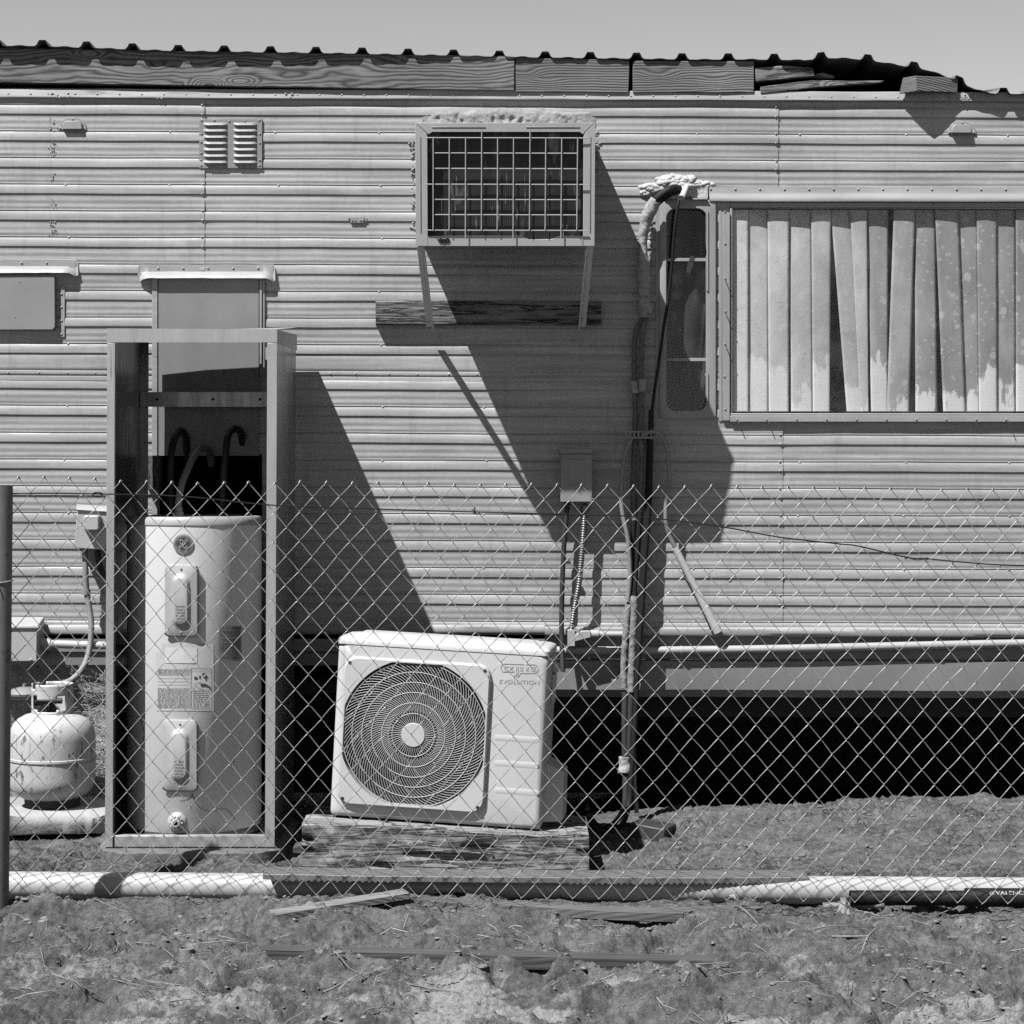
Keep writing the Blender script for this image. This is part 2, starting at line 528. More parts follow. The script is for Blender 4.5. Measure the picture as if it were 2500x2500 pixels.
LIDM = M('heater_lid_enamel', 0.46, 0.08, 0.4, scale=6, spots=(0.72, 0.2, 30, (1, 1, 1)), bump=0.04)
ACW = M('outdoor_unit_enamel', 0.67, 0.06, 0.45, scale=3, drips=(0.56, 0.5, 26), bump=0.05, bscale=240, bdist=0.0006)
ACG = M('grille_plastic', 0.62, 0.04, 0.5, scale=4, bump=0)
DKPL = M('dark_fan_plastic', 0.02, 0.3, 0.5, bump=0)
INK = M('printed_ink', 0.05, 0.1, 0.6, bump=0)
INKF = M('faded_ink', 0.40, 0.4, 0.6, scale=90, bump=0)
PAPER = M('yellowed_label', 0.56, 0.06, 0.6, scale=12, spots=(0.68, 0.35, 18, (1, 1, 1)), bump=0.15, bscale=30, bdist=0.0015)
PAPERW = M('pale_label', 0.68, 0.05, 0.6, scale=12, bump=0.1)
PAPERG = M('grey_warning_label', 0.30, 0.1, 0.6, scale=14, bump=0.1)
BADGE = M('badge_dark', 0.06, 0.1, 0.35, bump=0)
BADGR = M('badge_ring', 0.28, 0.1, 0.35, bump=0)
BADGS = M('badge_silver', 0.55, 0.05, 0.35, bump=0)
BRASS = M('plastic_valve', 0.55, 0.1, 0.4, bump=0)
RUST = M('old_rust', 0.05, 0.4, 0.9, scale=30, bump=0.4)
PROP = M('chalky_tank_paint', 0.58, 0.1, 0.5, scale=6, spots=(0.59, 0.16, 40, (1, 1, 0.45)), drips=(0.55, 0.28, 48), bump=0.12)
CONC = M('rough_concrete', 0.42, 0.2, 0.9, scale=10, spots=(0.64, 0.2, 12, (1, 1, 1)), bump=0.7, bdist=0.006, bscale=28)
CONCD = M('dusty_concrete', 0.17, 0.25, 0.95, scale=14, bump=0.8, bdist=0.006, bscale=34)
BOXP = M('electric_box_paint', 0.48, 0.08, 0.45, scale=6, drips=(0.66, 0.3, 30), bump=0.04)
BOXG = M('grey_breaker_box_paint', 0.30, 0.1, 0.5, scale=7, bump=0.04)
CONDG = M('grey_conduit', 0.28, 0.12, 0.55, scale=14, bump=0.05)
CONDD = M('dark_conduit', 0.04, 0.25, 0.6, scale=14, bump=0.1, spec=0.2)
CABLE = M('black_cable', 0.014, 0.2, 0.6, bump=0, spec=0.15)
PIPEP = M('painted_pipe', 0.46, 0.15, 0.5, scale=9, stretch=(0.5, 1, 1), spots=(0.67, 0.2, 16, (0.5, 1, 1)), bump=0.1)
WRAP = M('flaking_wrap_tape', 0.40, 0.25, 0.85, scale=24, stretch=(1, 1, 2), spots=(0.62, 0.12, 22, (1, 1, 1)), bump=0.9, bdist=0.006, bscale=60)
WRAPM = M('grimy_wrap_foam', 0.24, 0.35, 0.9, scale=24, stretch=(1, 1, 2), spots=(0.58, 0.07, 26, (1, 1, 1)), bump=0.9, bdist=0.006, bscale=60)
WRAPD = M('perished_foam', 0.15, 0.4, 0.9, scale=26, spots=(0.6, 0.04, 30, (1, 1, 1)), bump=0.9, bdist=0.006, bscale=60)
PLAST = M('crumbly_foam_filler', 0.56, 0.18, 0.9, scale=18, spots=(0.64, 0.28, 40, (1, 1, 1)), bump=1.0, bdist=0.008, bscale=40)
CAULK = M('weathered_caulk', 0.36, 0.18, 0.85, scale=20, bump=0.9, bdist=0.006, bscale=45)
FOAMT = M('white_foam_tube', 0.62, 0.08, 0.7, scale=12, spots=(0.7, 0.3, 20, (1, 1, 0.5)), bump=0.2)
FWIRE = M('galvanised_fence_wire', 0.44, 0.35, 0.42, 0.4, scale=30, bump=0)
FPOST = M('galvanised_fence_post', 0.20, 0.2, 0.5, 0.4, scale=14, stretch=(1, 1, 0.4), spots=(0.6, 0.1, 24, (1, 1, 0.6)), bump=0.12)
PVC = M('white_drain_pipe', 0.50, 0.06, 0.45, scale=6, spots=(0.66, 0.4, 10, (1, 1, 1)), bump=0.08)
BPIPE = M('black_plastic_pipe', 0.012, 0.3, 0.6, bump=0.05, spec=0.2)
RAILM = M('dusty_channel_steel', 0.24, 0.2, 0.5, 0.3, scale=12, stretch=(0.5, 2, 2), bump=0.08)
CLOTH = M('crumpled_rag', 0.30, 0.15, 0.9, scale=30, bump=0.4)
TWIG = M('bleached_twig', 0.22, 0.25, 0.85, scale=40, bump=0.3)
STRAW = M('dry_straw', 0.38, 0.5, 0.8, scale=25, bump=0)
STONE = M('field_stone', 0.17, 0.3, 0.9, scale=20, bump=0.6, bdist=0.003)
BLIND = blind_mat()
GLASSP = glass_mat('dusty_window_glass', 0.95, 0.012)
GLASSD = glass_mat('grimy_window_glass', 0.75, 0.015)
CURT = M('old_curtain', 0.075, 0.3, 0.9, scale=3, stretch=(2, 1, 1), spots=(0.62, 0.03, 4, (2, 1, 1.3)), bump=0.2)
SOIL = soil_mat()
CLOD = M('clod_earth', 0.22, 0.3, 0.95, scale=30, bump=0)
VENTM = M('dull_vent_paint', 0.27, 0.2, 0.55, scale=9, spots=(0.66, 0.15, 20, (1, 1, 1)), bump=0.2)
FLEX = M('tarnished_flex_conduit', 0.16, 0.2, 0.45, 0.4, scale=14, bump=0)

# ------------------------------------------------------------------ ground
rs = np.random.RandomState(11)
TAB = rs.rand(512, 512)
TABX, TABY = rs.rand(512, 512), rs.rand(512, 512)

def vnz(x, y):
    xi, yi = np.floor(x).astype(int), np.floor(y).astype(int)
    fx, fy = x - xi, y - yi
    fx, fy = fx * fx * (3 - 2 * fx), fy * fy * (3 - 2 * fy)
    a = TAB[xi % 512, yi % 512]; b = TAB[(xi + 1) % 512, yi % 512]
    c = TAB[xi % 512, (yi + 1) % 512]; d = TAB[(xi + 1) % 512, (yi + 1) % 512]
    return (a * (1 - fx) + b * fx) * (1 - fy) + (c * (1 - fx) + d * fx) * fy - 0.5

def fbm(x, y, o=5, g=0.5):
    t, a = 0.0, 1.0
    for i in range(o):
        t = t + a * vnz(x + 37.3 * i, y + 11.9 * i)
        x, y, a = x * 2.03, y * 2.03, a * g
    return t

def cells(x, y):
    xi, yi = np.floor(x).astype(int), np.floor(y).astype(int)
    f1 = np.full(x.shape, 9.0); f2 = np.full(x.shape, 9.0); idv = np.zeros(x.shape)
    for i in (-1, 0, 1):
        for j in (-1, 0, 1):
            a, b = (xi + i) % 512, (yi + j) % 512
            d = np.hypot(xi + i + TABX[a, b] - x, yi + j + TABY[a, b] - y)
            m = d < f1
            f2 = np.where(m, f1, np.minimum(f2, d))
            idv = np.where(m, TAB[a, b], idv)
            f1 = np.where(m, d, f1)
    return f1, f2, idv

def sstep(a, b, x):
    t = np.clip((x - a) / (b - a), 0, 1)
    return t * t * (3 - 2 * t)

def gbase(x, y):
    x = np.asarray(x, float); y = np.asarray(y, float)
    front = -0.018 - 0.055 * np.clip(x / 1.6, -1, 1) * sstep(-0.9, 0.4, x)
    mid = np.interp(x, [-2, 0, 2], [-0.01, -0.006, -0.02]) + 0.052 * (1 - sstep(-0.95, -0.55, x)) * sstep(-0.97, -0.83, y)
    crest = np.interp(x, [-2.4, -1.4, -1.0, 0.0, 0.35, 0.6, 1.1, 1.9, 2.6], [0.045, 0.04, 0.03, 0.02, 0.055, 0.07, 0.09, 0.125, 0.11])
    z = front + (mid - front) * sstep(-1.25, -0.8, y)
    z = z + (crest - mid) * sstep(-0.78, 0.02, y)
    z = z - 0.30 * sstep(0.08, 0.5, y)
    z = z - 0.030 * np.exp(-((y + 1.02) / 0.12) ** 2)
    z = z + 0.026 * np.exp(-((y + 1.30) / 0.09) ** 2) * (1 - sstep(-0.75, -0.30, x))
    return z

def ground_h(x, y):
    x = np.asarray(x, float); y = np.asarray(y, float)
    z = gbase(x, y)
    fr = sstep(-1.05, -1.6, y)          # trodden, lumpier ground on the near side of the fence
    wx, wy = x + 0.05 * fbm(x * 6, y * 6, 3), y + 0.05 * fbm(x * 6 + 9, y * 6 + 5, 3)
    amp = 0.42 + 0.75 * fr
    rough = sstep(-0.14, 0.16, fbm(x * 2.4 + 21, y * 4.2 + 77, 4))
    z = z + amp * 0.042 * fbm(wx * 2.9 + 5, wy * 4.2, 3)
    pf1, pf2, pid = cells(wx * 4.2 + 300, wy * 5.6 + 300)
    z = z - fr * 0.032 * sstep(0.48, 0.24, pf1) * (pid > 0.35)          # hoof and foot prints
    rid = 1 - np.abs(2 * fbm(wx * 4.2 + 40, wy * 6.5 + 9, 4))
    z = z + amp * 0.046 * (rid - 0.7)
    rid2 = 1 - np.abs(2 * fbm(wx * 9 + 17, wy * 15 + 61, 4, 0.5))
    z = z + amp * (0.008 + 0.016 * rough) * (rid2 - 0.7)
    z = z + (0.009 + 0.006 * fr) * (0.35 + 1.5 * rough) * fbm(wx * 24, wy * 26, 6, 0.60)
    # broken crust: thin plates with steep ragged edges
    tt = 9.0 * fbm(wx * 3.4 + 140, wy * 5.2 + 31, 6, 0.56) + 40
    fl = np.floor(tt); fc = tt - fl
    z = z + (0.0045 + 0.0065 * fr) * ((fl + sstep(0.86, 0.98, fc) - 40) * 0.9 - 0.55 * (tt - 40))
    tt = 7.0 * fbm(wx * 8.0 + 40, wy * 11.0 + 231, 5, 0.56) + 40
    fl = np.floor(tt); fc = tt - fl
    z = z + (0.0035 + 0.004 * fr) * (fl + sstep(0.84, 0.98, fc) - tt)
    f1, f2, idv = cells(wx * 15 + 100, wy * 19 + 100)
    mask = sstep(0.0, 0.2, fbm(x * 2.2 + 80, y * 2.2 + 3, 3))
    z = z + mask * (0.35 + 0.65 * (1 - fr)) * (0.012 * (idv - 0.5) - 0.012 * (1 - sstep(0.0, 0.10, f2 - f1)))
    f1, f2, idv = cells(wx * 42 + 200, wy * 48 + 100)
    z = z + 0.011 * rough * (idv - 0.4) * (idv > 0.6) * sstep(0.5, 0.22, f1)
    return z

def make_ground():
    xs = np.concatenate([-2.1 - np.geomspace(0.02, 240, 34)[::-1], np.arange(-2.1, 2.1001, 0.0055), 2.1 + np.geomspace(0.02, 240, 34)])
    ys = np.concatenate([-3.15 - np.geomspace(0.02, 240, 34)[::-1], np.arange(-3.15, 0.3, 0.0060), 0.3 + np.geomspace(0.02, 240, 34)])
    X, Y = np.meshgrid(xs, ys)
    Z = ground_h(X, Y)
    far = np.maximum(np.maximum(np.abs(X) - 6, 0), np.maximum(np.abs(Y + 1) - 6, 0))
    Z = Z * np.clip(1 - far / 6, 0, 1) - 0.03 * np.clip(far / 6, 0, 1)
    ny, nx = X.shape
    me = bpy.data.meshes.new('ground')
    co = np.stack([X, Y, Z], -1).reshape(-1, 3)
    i = (np.arange(ny - 1)[:, None] * nx + np.arange(nx - 1)[None, :]).reshape(-1)
    fc = np.stack([i, i + 1, i + nx + 1, i + nx], -1)
    me.vertices.add(len(co)); me.vertices.foreach_set('co', co.astype(np.float32).reshape(-1))
    me.loops.add(fc.size); me.loops.foreach_set('vertex_index', fc.astype(np.int32).reshape(-1))
    me.polygons.add(len(fc)); me.polygons.foreach_set('loop_start', np.arange(0, fc.size, 4, dtype=np.int32))
    me.update(calc_edges=True)
    me.shade_smooth()
    me.materials.append(SOIL)
    o = bpy.data.objects.new('ground', me)
    COL.objects.link(o)
    o['kind'] = 'structure'
    o['label'] = 'dry trampled cracked soil with pale sandy patches in front of the trailer'
    return o
make_ground()

def gz(x, y):
    return float(ground_h(np.array([x]), np.array([y]))[0])

def gpt(px, py):
    # survey reading on the ground -> the point of the ground it shows
    y0, y1 = -3.4, 0.0
    for it in range(60):
        d = 3.4 - it * 3.4 / 60
        p = P(px, py, d)
        if p.z <= gz(p.x, p.y):
            return Vector((p.x, p.y, gz(p.x, p.y)))
    p = P(px, py, 0.1)
    return Vector((p.x, p.y, gz(p.x, p.y)))

# ------------------------------------------------------------------ mobile home
home = thing('mobile_home', 'old mobile home with horizontal ribbed metal siding, torn roof edge and two windows', 'mobile home', (0, 0, 0))
SLOPE = 0.0038
XL, XR = -3.4, 4.2

def sp(px, py, d=0.0):       # reading on the wall, following the slight fall of the siding
    return P(px, py, d)

T_up = [283, 348, 412.5, 477, 541.5, 606, 671, 736, 801, 866]
T_lo = [952, 1017, 1082.5, 1148, 1213, 1278.5, 1344, 1409.5, 1475]
RIB = [(-24.6, 0), (-24.2, -3.2), (-21.8, -3.4), (-20.8, 1.0), (-18, 2.6), (-14, 3.8), (-9, 4.3), (-4, 4.3), (-1.6, 4.1), (-0.5, 4.0), (-0.2, -0.9), (0.8, -1.0)]

def pan(y0, y1):
    n = 19
    L = y1 - y0
    out = []
    for i in range(1, n):
        u = i / n
        w = 0.72 * math.cos(2 * PI * 2.5 * u) * (0.35 + 0.9 * u) - 1.6 * max(0, u - 0.62)
        out.append((y0 + L * u, w))
    return out

def build_rows(top, Ts, tail):
    rows = [(top, 0)]
    last = top
    for t in Ts:
        rows += pan(last, t - 25.0)
        rows += [(t + u, o) for u, o in RIB]
        last = t
    return rows + tail

rows_up = build_rows(243, T_up, [(868, 0), (880, 0.2), (900, 0), (906, -0.2), (907, -1.6), (908.5, -1.6), (909.5, 0.8), (914, 1.2), (919, 0.8), (920, -1.2), (921.5, -1.2),
                                 (922.5, 1.2), (928, 2.0), (932.5, 1.9), (933.2, 0)])
rows_lo = build_rows(933.2, T_lo, pan(1475, 1516) + [(1516, 0), (1517, -1.5), (1519, -1.5), (1520, 0.6), (1526, 1.6), (1530, 1.4), (1531, 0), (1549, 0)])
rows_lo = [(933.2, 0), (936, 0.3)] + [r for r in rows_lo[1:]]

HOLES = [(390, 1112, 640, 1262), (1624, 506, 1727, 1006), (1788, 506, 3400, 1008)]

def siding(name, rows, xa, xb, off, label=None, seed=0):
    zs = [CAMZ - (y - HY) / 640.0 for y, o in rows]
    # rows at hole borders
    hb = sorted({CAMZ - (h[k] - HY) / 640.0 for h in HOLES for k in (1, 3)}, reverse=True)
    full = [(z, o * 0.001) for z, (y, o) in zip(zs, rows)]
    for z in hb:
        if full[-1][0] < z < full[0][0]:
            for i in range(len(full) - 1):
                if full[i][0] > z > full[i + 1][0]:
                    t = (full[i][0] - z) / (full[i][0] - full[i + 1][0])
                    full.insert(i + 1, (z, full[i][1] * (1 - t) + full[i + 1][1] * t)); break
    xs = list(np.arange(xa, xb, 0.035)) + [xb]
    for h in HOLES:
        for k in (0, 2):
            x = (h[k] - CX) / 640.0
            if xa < x < xb:
                xs.append(x)
    xs = sorted(xs)
    vs, fs = [], []
    for z, o in full:
        for x in xs:
            e = min(abs(x - xa), abs(x - xb))
            wob = 0.0022 * vn((x * 2.2, z * 3.0, seed)) + 0.0013 * vn((x * 6, z * 8, 3 + seed)) - 0.004 * max(0, vn((x * 3.1, z * 3.7, 21 + seed)) - 0.45)
            edge = 0.0030 * math.exp(-e / 0.03) * vn((x * 5, z * 26, 7 + seed))
            zz = z - SLOPE * x + 0.0022 * vn((x * 1.7, z * 5, 11)) + 0.0009 * vn((x * 6, z * 6, 14))
            vs.append((x, -(off + o + wob + edge), zz))
    nx = len(xs)
    hs = [((h[0] - CX) / 640.0, (h[2] - CX) / 640.0, CAMZ - (h[3] - HY) / 640.0, CAMZ - (h[1] - HY) / 640.0) for h in HOLES]
    for j in range(len(full) - 1):
        zc = (full[j][0] + full[j + 1][0]) / 2
        for i in range(nx - 1):
            xc = (xs[i] + xs[i + 1]) / 2
            if any(a < xc < b and c < zc < d for a, b, c, d in hs):
                continue
            a = j * nx + i
            fs.append((a, a + nx, a + nx + 1, a + 1))
    mb = MB().add(vs, fs)
    # folded side edge
    for j in range(len(full) - 1):
        zc = (full[j][0] + full[j + 1][0]) / 2
        if any(a < xs[-1] < b and c < zc < d for a, b, c, d in hs): continue
        p, q = Vector(vs[j * nx + nx - 1]), Vector(vs[(j + 1) * nx + nx - 1])
        mb.quad(p, q, Vector((q.x, 0.004, q.z)), Vector((p.x, 0.004, p.z)))
    return mb

seamU1, seamU2, seamL = (500 - CX) / 640, (1900 - CX) / 640, (1911 - CX) / 640
for (nm, rw, xa, xb, off, rvx, rys, sd) in (
        ('siding_panel', rows_up, XL, seamU1, 0.0045, 494, T_up, 1),
        ('siding_panel', rows_up, seamU1, seamU2, 0.0012, 1894, T_up, 2),
        ('siding_panel', rows_up, seamU2, XR, -0.0020, None, T_up, 3),
        ('siding_panel', rows_lo, XL, seamL, 0.0022, 1904, T_lo, 4),
        ('siding_panel', rows_lo, seamL, XR, -0.0016, None, T_lo, 5)):
    mb = siding(nm, rw, xa, xb, off, None, sd)
    hs = HOLES
    if rvx:
        for t in rys:
            for u in (-24, -1):
                if rvx == 1894 and 470 < t < 1040: continue
                if rvx == 1904 and t + u < 1034: continue
                if rvx == 494 and (t > 640 or 285 < t + u < 412): continue
                mb.rivet(rvx + random.uniform(-1.5, 1.5), t + u + (rvx - CX) * SLOPE, off + 0.003, 0.0042, 0.003)
    # scattered fixing screws along the ribs
    for gx in range(-500, 3600, 256):
        px = gx + 150
        X = (px - CX) / 640
        if not (xa + 0.05 < X < xb - 0.05): continue
        for k, t in enumerate(rys):
            if (k % 2) == 0 or abs(px - 1250) > 3000: continue
            if any(h[0] - 40 < px < h[2] + 40 and h[1] - 60 < t < h[3] + 60 for h in hs): continue
            if 340 < px < 700 and t > 600: continue
            if 480 < px < 660 and 270 < t < 430: continue
            mb.rivet(px + random.uniform(-6, 6), t - 22 + (px - CX) * SLOPE, off + 0.001, 0.0042, 0.003)
    if rw is rows_up:
        for px in range(-900, 3700, 71):
            X = (px - CX) / 640
            if xa + 0.03 < X < xb - 0.03 and not (1740 < px or 360 < px < 650 or 1220 < px < 1700):
                mb.rivet(px + random.uniform(-8, 8), 914 + (px - CX) * SLOPE, off + 0.001, 0.0042, 0.003)
    mb.build(nm, SID, home, True, 50)

# small drilled hole in the lower siding
MB().lathe([(0.0075, 0.0), (0.0075, 0.0034), (0.006, 0.0036), (0.0055, 0.001), (0.0005, 0.0008)], P(1781, 1416, 0.0), 16, 'y').build('drilled_hole', CABLE, home)

# roof trim rail with screws
mb = MB()
rx = np.arange(XL, XR + 0.01, 0.06)
prof = [(221, 0.004), (222, 0.012), (225, 0.0145), (236, 0.0135), (240, 0.0165), (243.5, 0.0165), (245, 0.012), (245.5, 0.002)]
ls = []
for x in rx:
    ls.append([Vector((x, -(d + 0.0016 * vn((x * 6, y * 0.2, 1))), CAMZ - (y - HY) / 640 - SLOPE * x + 0.0016 * vn((x * 5, y * 0.1, 4)))) for y, d in prof])
mb.loops(ls, close=False)
for i in range(-12, 64):
    px = 20 + i * 54.3
    mb.rivet(px, 233.5 + (px - CX) * SLOPE * 0.98, 0.0135, 0.0045, 0.003)
mb.build('roof_trim', TRIM, home, True, 40)
# crusts of old sealant on the trim
mb = MB()
for cx_, cy_, w, hh in ((132, 232, 26, 9), (168, 231, 6, 8), (706, 233, 18, 8), (388, 241, 14, 3), (2340, 238, 60, 9), (2360, 243, 80, 4)):
    for k in range(int(w / 2.2)):
        a, b = cx_ + random.uniform(-w, w) * 0.6, cy_ + random.uniform(-hh, hh) * 0.7
        r = random.uniform(1.2, 3.4) / 640
        mb.lathe([(r, 0), (r * 0.8, r * 0.5), (0.0004, r * 0.7)], P(a, b, 0.015), 6, 'y')
mb.build('sealant_crust', CAULK, home, True, 60, kind='stuff')
# streak of flaking sealant low on the left panel
mb = MB()
for k in range(170):
    yy = random.uniform(268, 575)
    if vn((0, yy * 0.045, 2)) < -0.05: continue
    a = 129 + random.gauss(0, 4.5)
    r = random.uniform(0.8, 2.4) / 640
    mb.lathe([(r, -0.001), (r * 0.7, r * 0.5), (0.0004, r * 0.6)], P(a, yy, 0.0055), 6, 'y')
mb.build('sealant_crust', CAULK, home, True, 60, kind='stuff')

# trailer shell: roof deck, floor, rear wall, ends
mb = MB()
zt, zf = CAMZ - (224 - HY) / 640, 0.52
D = 2.5
mb.box(((XL + XR) / 2, D / 2 + 0.01, zt - 0.03), (XR - XL, D - 0.02, 0.05))
mb.box(((XL + XR) / 2, D / 2 + 0.02, zf + 0.02), (XR - XL - 0.02, D - 0.06, 0.05))
mb.box(((XL + XR) / 2, D, (zt + zf) / 2 - 0.03), (XR - XL, 0.04, zt - zf - 0.08))
for x in (XL - 0.02, XR + 0.02):
    mb.box((x, D / 2, (zt + zf) / 2), (0.04, D + 0.04, zt - zf + 0.02))
mb.build('shell', DARK, home, False)
mb = MB()
mb.box(((XL + XR) / 2, D - 0.05, 0.13), (XR - XL, 0.03, 0.72))
for x in (XL + 0.02, XR - 0.02):
    mb.box((x, D / 2 + 0.1, 0.13), (0.03, D - 0.4, 0.72))
for k in range(4):
    mb.box(((XL + XR) / 2, 0.25 + k * 0.6, 0.45), (XR - XL - 0.1, 0.05, 0.09))
mb.build('underfloor', UNDER, home, False)

# sill, skirt and bottom flange
mb = MB()
def strip(mb, prof, xa, xb, wob=0.001, sl=SLOPE, step=0.06):
    ls = []
    for x in list(np.arange(xa, xb, step)) + [xb]:
        ls.append([Vector((x, -(d + wob * vn((x * 3, y * 0.1, 2))), CAMZ - (y - HY) / 640 - sl * x + wob * vn((x * 2, y * .05, 9)))) for y, d in prof])
    mb.loops(ls, close=False)
xs0 = (258 - CX) / 640
strip(mb, [(1545, -0.032), (1608, -0.032), (1609, -0.029), (1612, -0.010), (1613, -0.008), (1681, -0.008), (1683, -0.0085), (1685.5, -0.012), (1700, -0.028), (1702, -0.03), (1703, -0.1)], (1330 - CX) / 640, XR, 0.002)
strip(mb, [(1560, 0.004), (1590, 0.004), (1594, -0.006), (1624, -0.008), (1626, -0.05)], XL, (1330 - CX) / 640, 0.002, 0)
mb.build('skirt_panel', PANEL, home, True, 30)
mb = MB()
strip(mb, [(1528, 0.0), (1529, 0.008), (1533, 0.017), (1541, 0.02), (1548, 0.017), (1551.5, 0.008), (1552, 0.001)], (1330 - CX) / 640, XR, 0.0012)
strip(mb, [(1524, 0.0), (1525, 0.006), (1529, 0.012), (1540, 0.014), (1546, 0.012), (1549, 0.006), (1550, 0.001)], XL, (1330 - CX) / 640, 0.0012, 0)
mb.build('belt_rail', TRIM, home, True, 40)

# marker lights
for cx_, cy_ in ((177, 302), (2349, 311)):
    mb = MB()
    pl = [(cx_ - 34, cy_ + 15)] + [(cx_ - 34 + 4, cy_ - 1)] + [(cx_ + 27 * math.cos(a), cy_ - 2 - 14 * math.sin(a)) for a in np.linspace(PI * 0.95, PI * 0.05, 9)] + [(cx_ + 31, cy_ - 1), (cx_ + 35, cy_ + 16)]
    mb.prism(pl, 0.0, 0.0075)
    for a, b in ((-30, 11), (29, 12), (0, -11)):
        mb.rivet(cx_ + a, cy_ + b, 0.0075, 0.0048, 0.003)
    o = mb.build('marker_lamp_base', TRIM, home, True, 40, 0.001)
    mb = MB()
    pl = [(cx_ - 26, cy_ + 14), (cx_ - 25, cy_ - 1), (cx_ - 19, cy_ - 8), (cx_ + 17, cy_ - 8), (cx_ + 23, cy_ - 1), (cx_ + 25, cy_ + 14)]
    mb.prism(pl, 0.006, 0.022, 0.003)
    mb.build('lamp_hood', WFRAME, o, True, 40, 0.002)

# louvred vent
mb = MB()
mb.pbox(486, 290, 640, 411, 0.0, 0.009)
for a, b in ((492, 294), (523, 294), (560, 296), (597, 296), (633, 294), (492, 327), (634, 327), (491, 347), (634, 349), (491, 374), (491, 391), (634, 391), (491, 404), (516, 406), (546, 407), (595, 407), (633, 404)):
    mb.rivet(a, b, 0.009, 0.0046, 0.003)
vent = mb.build('louvred_vent', VENTM, home, True, 40, 0.0012)
for c0, c1 in ((497, 556), (570, 628)):
    for i in range(7):
        y = 299 + i * 15.4
        mb = MB(); mk = MB()
        ls = []
        for t in np.linspace(0, 1, 9):
            w = min(1, min(t, 1 - t) * 9) ** 0.6
            x = c0 + (c1 - c0) * t
            ls.append([P(x, y, 0.0085), P(x, y + 1.0, 0.0095 + 0.004 * w), P(x, y + 3.5, 0.0095 + 0.008 * w), P(x, y + 6.4, 0.0095 + 0.0098 * w), P(x, y + 6.5, 0.0095 + 0.008 * w), P(x, y + 3.7, 0.009)])
        mb.loops(ls, close=False)
        lv = mb.build('louvre', VENTM, vent, True, 50)

# small broken hinge plate
mb = MB()
mb.pbox(855, 530, 890, 544, 0.003, 0.010)
mb.pbox(850, 531, 854, 536, 0.003, 0.008); mb.pbox(891, 532, 896, 541, 0.003, 0.008)
for a in (860, 867, 880, 886): mb.rivet(a, 538, 0.010, 0.004, 0.003)
mb.build('hinge_plate', ARM, home, True, 40, 0.001)

# rain hoods over the access door and the access panel
def hood(x0, x1, y0, right=True, left=True):
    mb = MB()
    prof = [(0, 0.004), (1, 0.009), (17, 0.009), (18.5, 0.012), (22, 0.024), (28, 0.034), (33, 0.038), (34, 0.036), (33, 0.033)]
    xs = np.linspace(x0, x1, 34)
    ls = []
    for x in xs:
        e = min(x - x0 if left else 999, x1 - x if right else 999)
        drop = 9 * max(0, 1 - e / 22) ** 2
        inn = min(1.0, 0.45 + e / 22)
        l = []
        for y, d in prof:
            yy = y0 + y + (drop if y > 17 else 0) + 0.8 * vn((x * .03, y * .1, 4))
            l.append(P(x, yy, d * (inn if y > 18 else 1)))
        ls.append(l)
    mb.loops(ls, close=False)
    if right:
        mb.add([P(x1, y0, 0.001), P(x1, y0, 0.009), P(x1 + 4, y0 + 8, 0.009), P(x1 + 4, y0 + 38, 0.018), P(x1 - 4, y0 + 43, 0.015), P(x1 - 2, y0 + 25, 0.009)], [(0, 1, 2), (1, 5, 2), (2, 5, 4, 3)])
    if left:
        mb.add([P(x0, y0, 0.001), P(x0, y0, 0.009), P(x0 - 4, y0 + 10, 0.009), P(x0 - 4, y0 + 36, 0.018), P(x0 + 5, y0 + 41, 0.015), P(x0 + 2, y0 + 25, 0.009)], [(0, 1, 2), (1, 5, 2), (2, 5, 4, 3)])
    k = x0 + 46
    while k < x1 - 20:
        mb.rivet(k, y0 + 9, 0.009, 0.005, 0.0035); k += 61
    return mb.build('rain_hood', TRIM, home, True, 45)
hood(-420, 187, 633, True, True)
hood(340, 668, 646, True, True)

# access door, left
mb = MB()
mb.prism([(-330, 673), (128, 673), (134, 678), (135, 798), (129, 805), (-330, 806)], 0.004, 0.03, 0.002)
for a, b in ((48, 688), (37, 774), (56, 803), (72, 803)): mb.rivet(a, b, 0.03, 0.0028, 0.002)
dr = mb.build('access_door', DOORP, home, True, 35, 0.006, 3)
mb = MB()
mb.pbox(147, 697, 158, 823, 0.003, 0.009)
for b in (718, 750, 783, 816): mb.rivet(150, b, 0.009, 0.0046, 0.003)
mb.build('door_flange', TRIM, home, True, 40, 0.001)

# access panel in the middle
mb = MB()
mb.pbox(387, 676, 632, 1113, 0.003, 0.0125)
mb.build('access_panel', PANEL, home, True, 35, 0.001)
for q_ in ((371, 676, 384, 1258, 0.003, 0.016), (634, 676, 639, 920, 0.003, 0.018), (640, 676, 646, 922, 0.003, 0.012)):
    MB().pbox(*q_).build('panel_edge_strip', TRIM, home, True, 35, 0.001)
mb = MB(); mb.pbox(357, 1112, 392, 1196, 0.004, 0.05)
mb.build('wall_stud', STUD, home, True, 35, 0.002)

# window header flange
mb = MB()
strip(mb, [(455, 0.003), (456, 0.008), (470, 0.009), (474, 0.011), (482, 0.018), (489, 0.021), (492, 0.020), (493, 0.017), (491, 0.011), (490, 0.004)], (1731 - CX) / 640, XR, 0.0016, 0.0015)
for px in range(1735, 3800, 60): mb.rivet(px, 462 + (px - 1731) * 0.001, 0.0085, 0.0048, 0.0035)
mb.build('window_header', TRIM, home, True, 40)

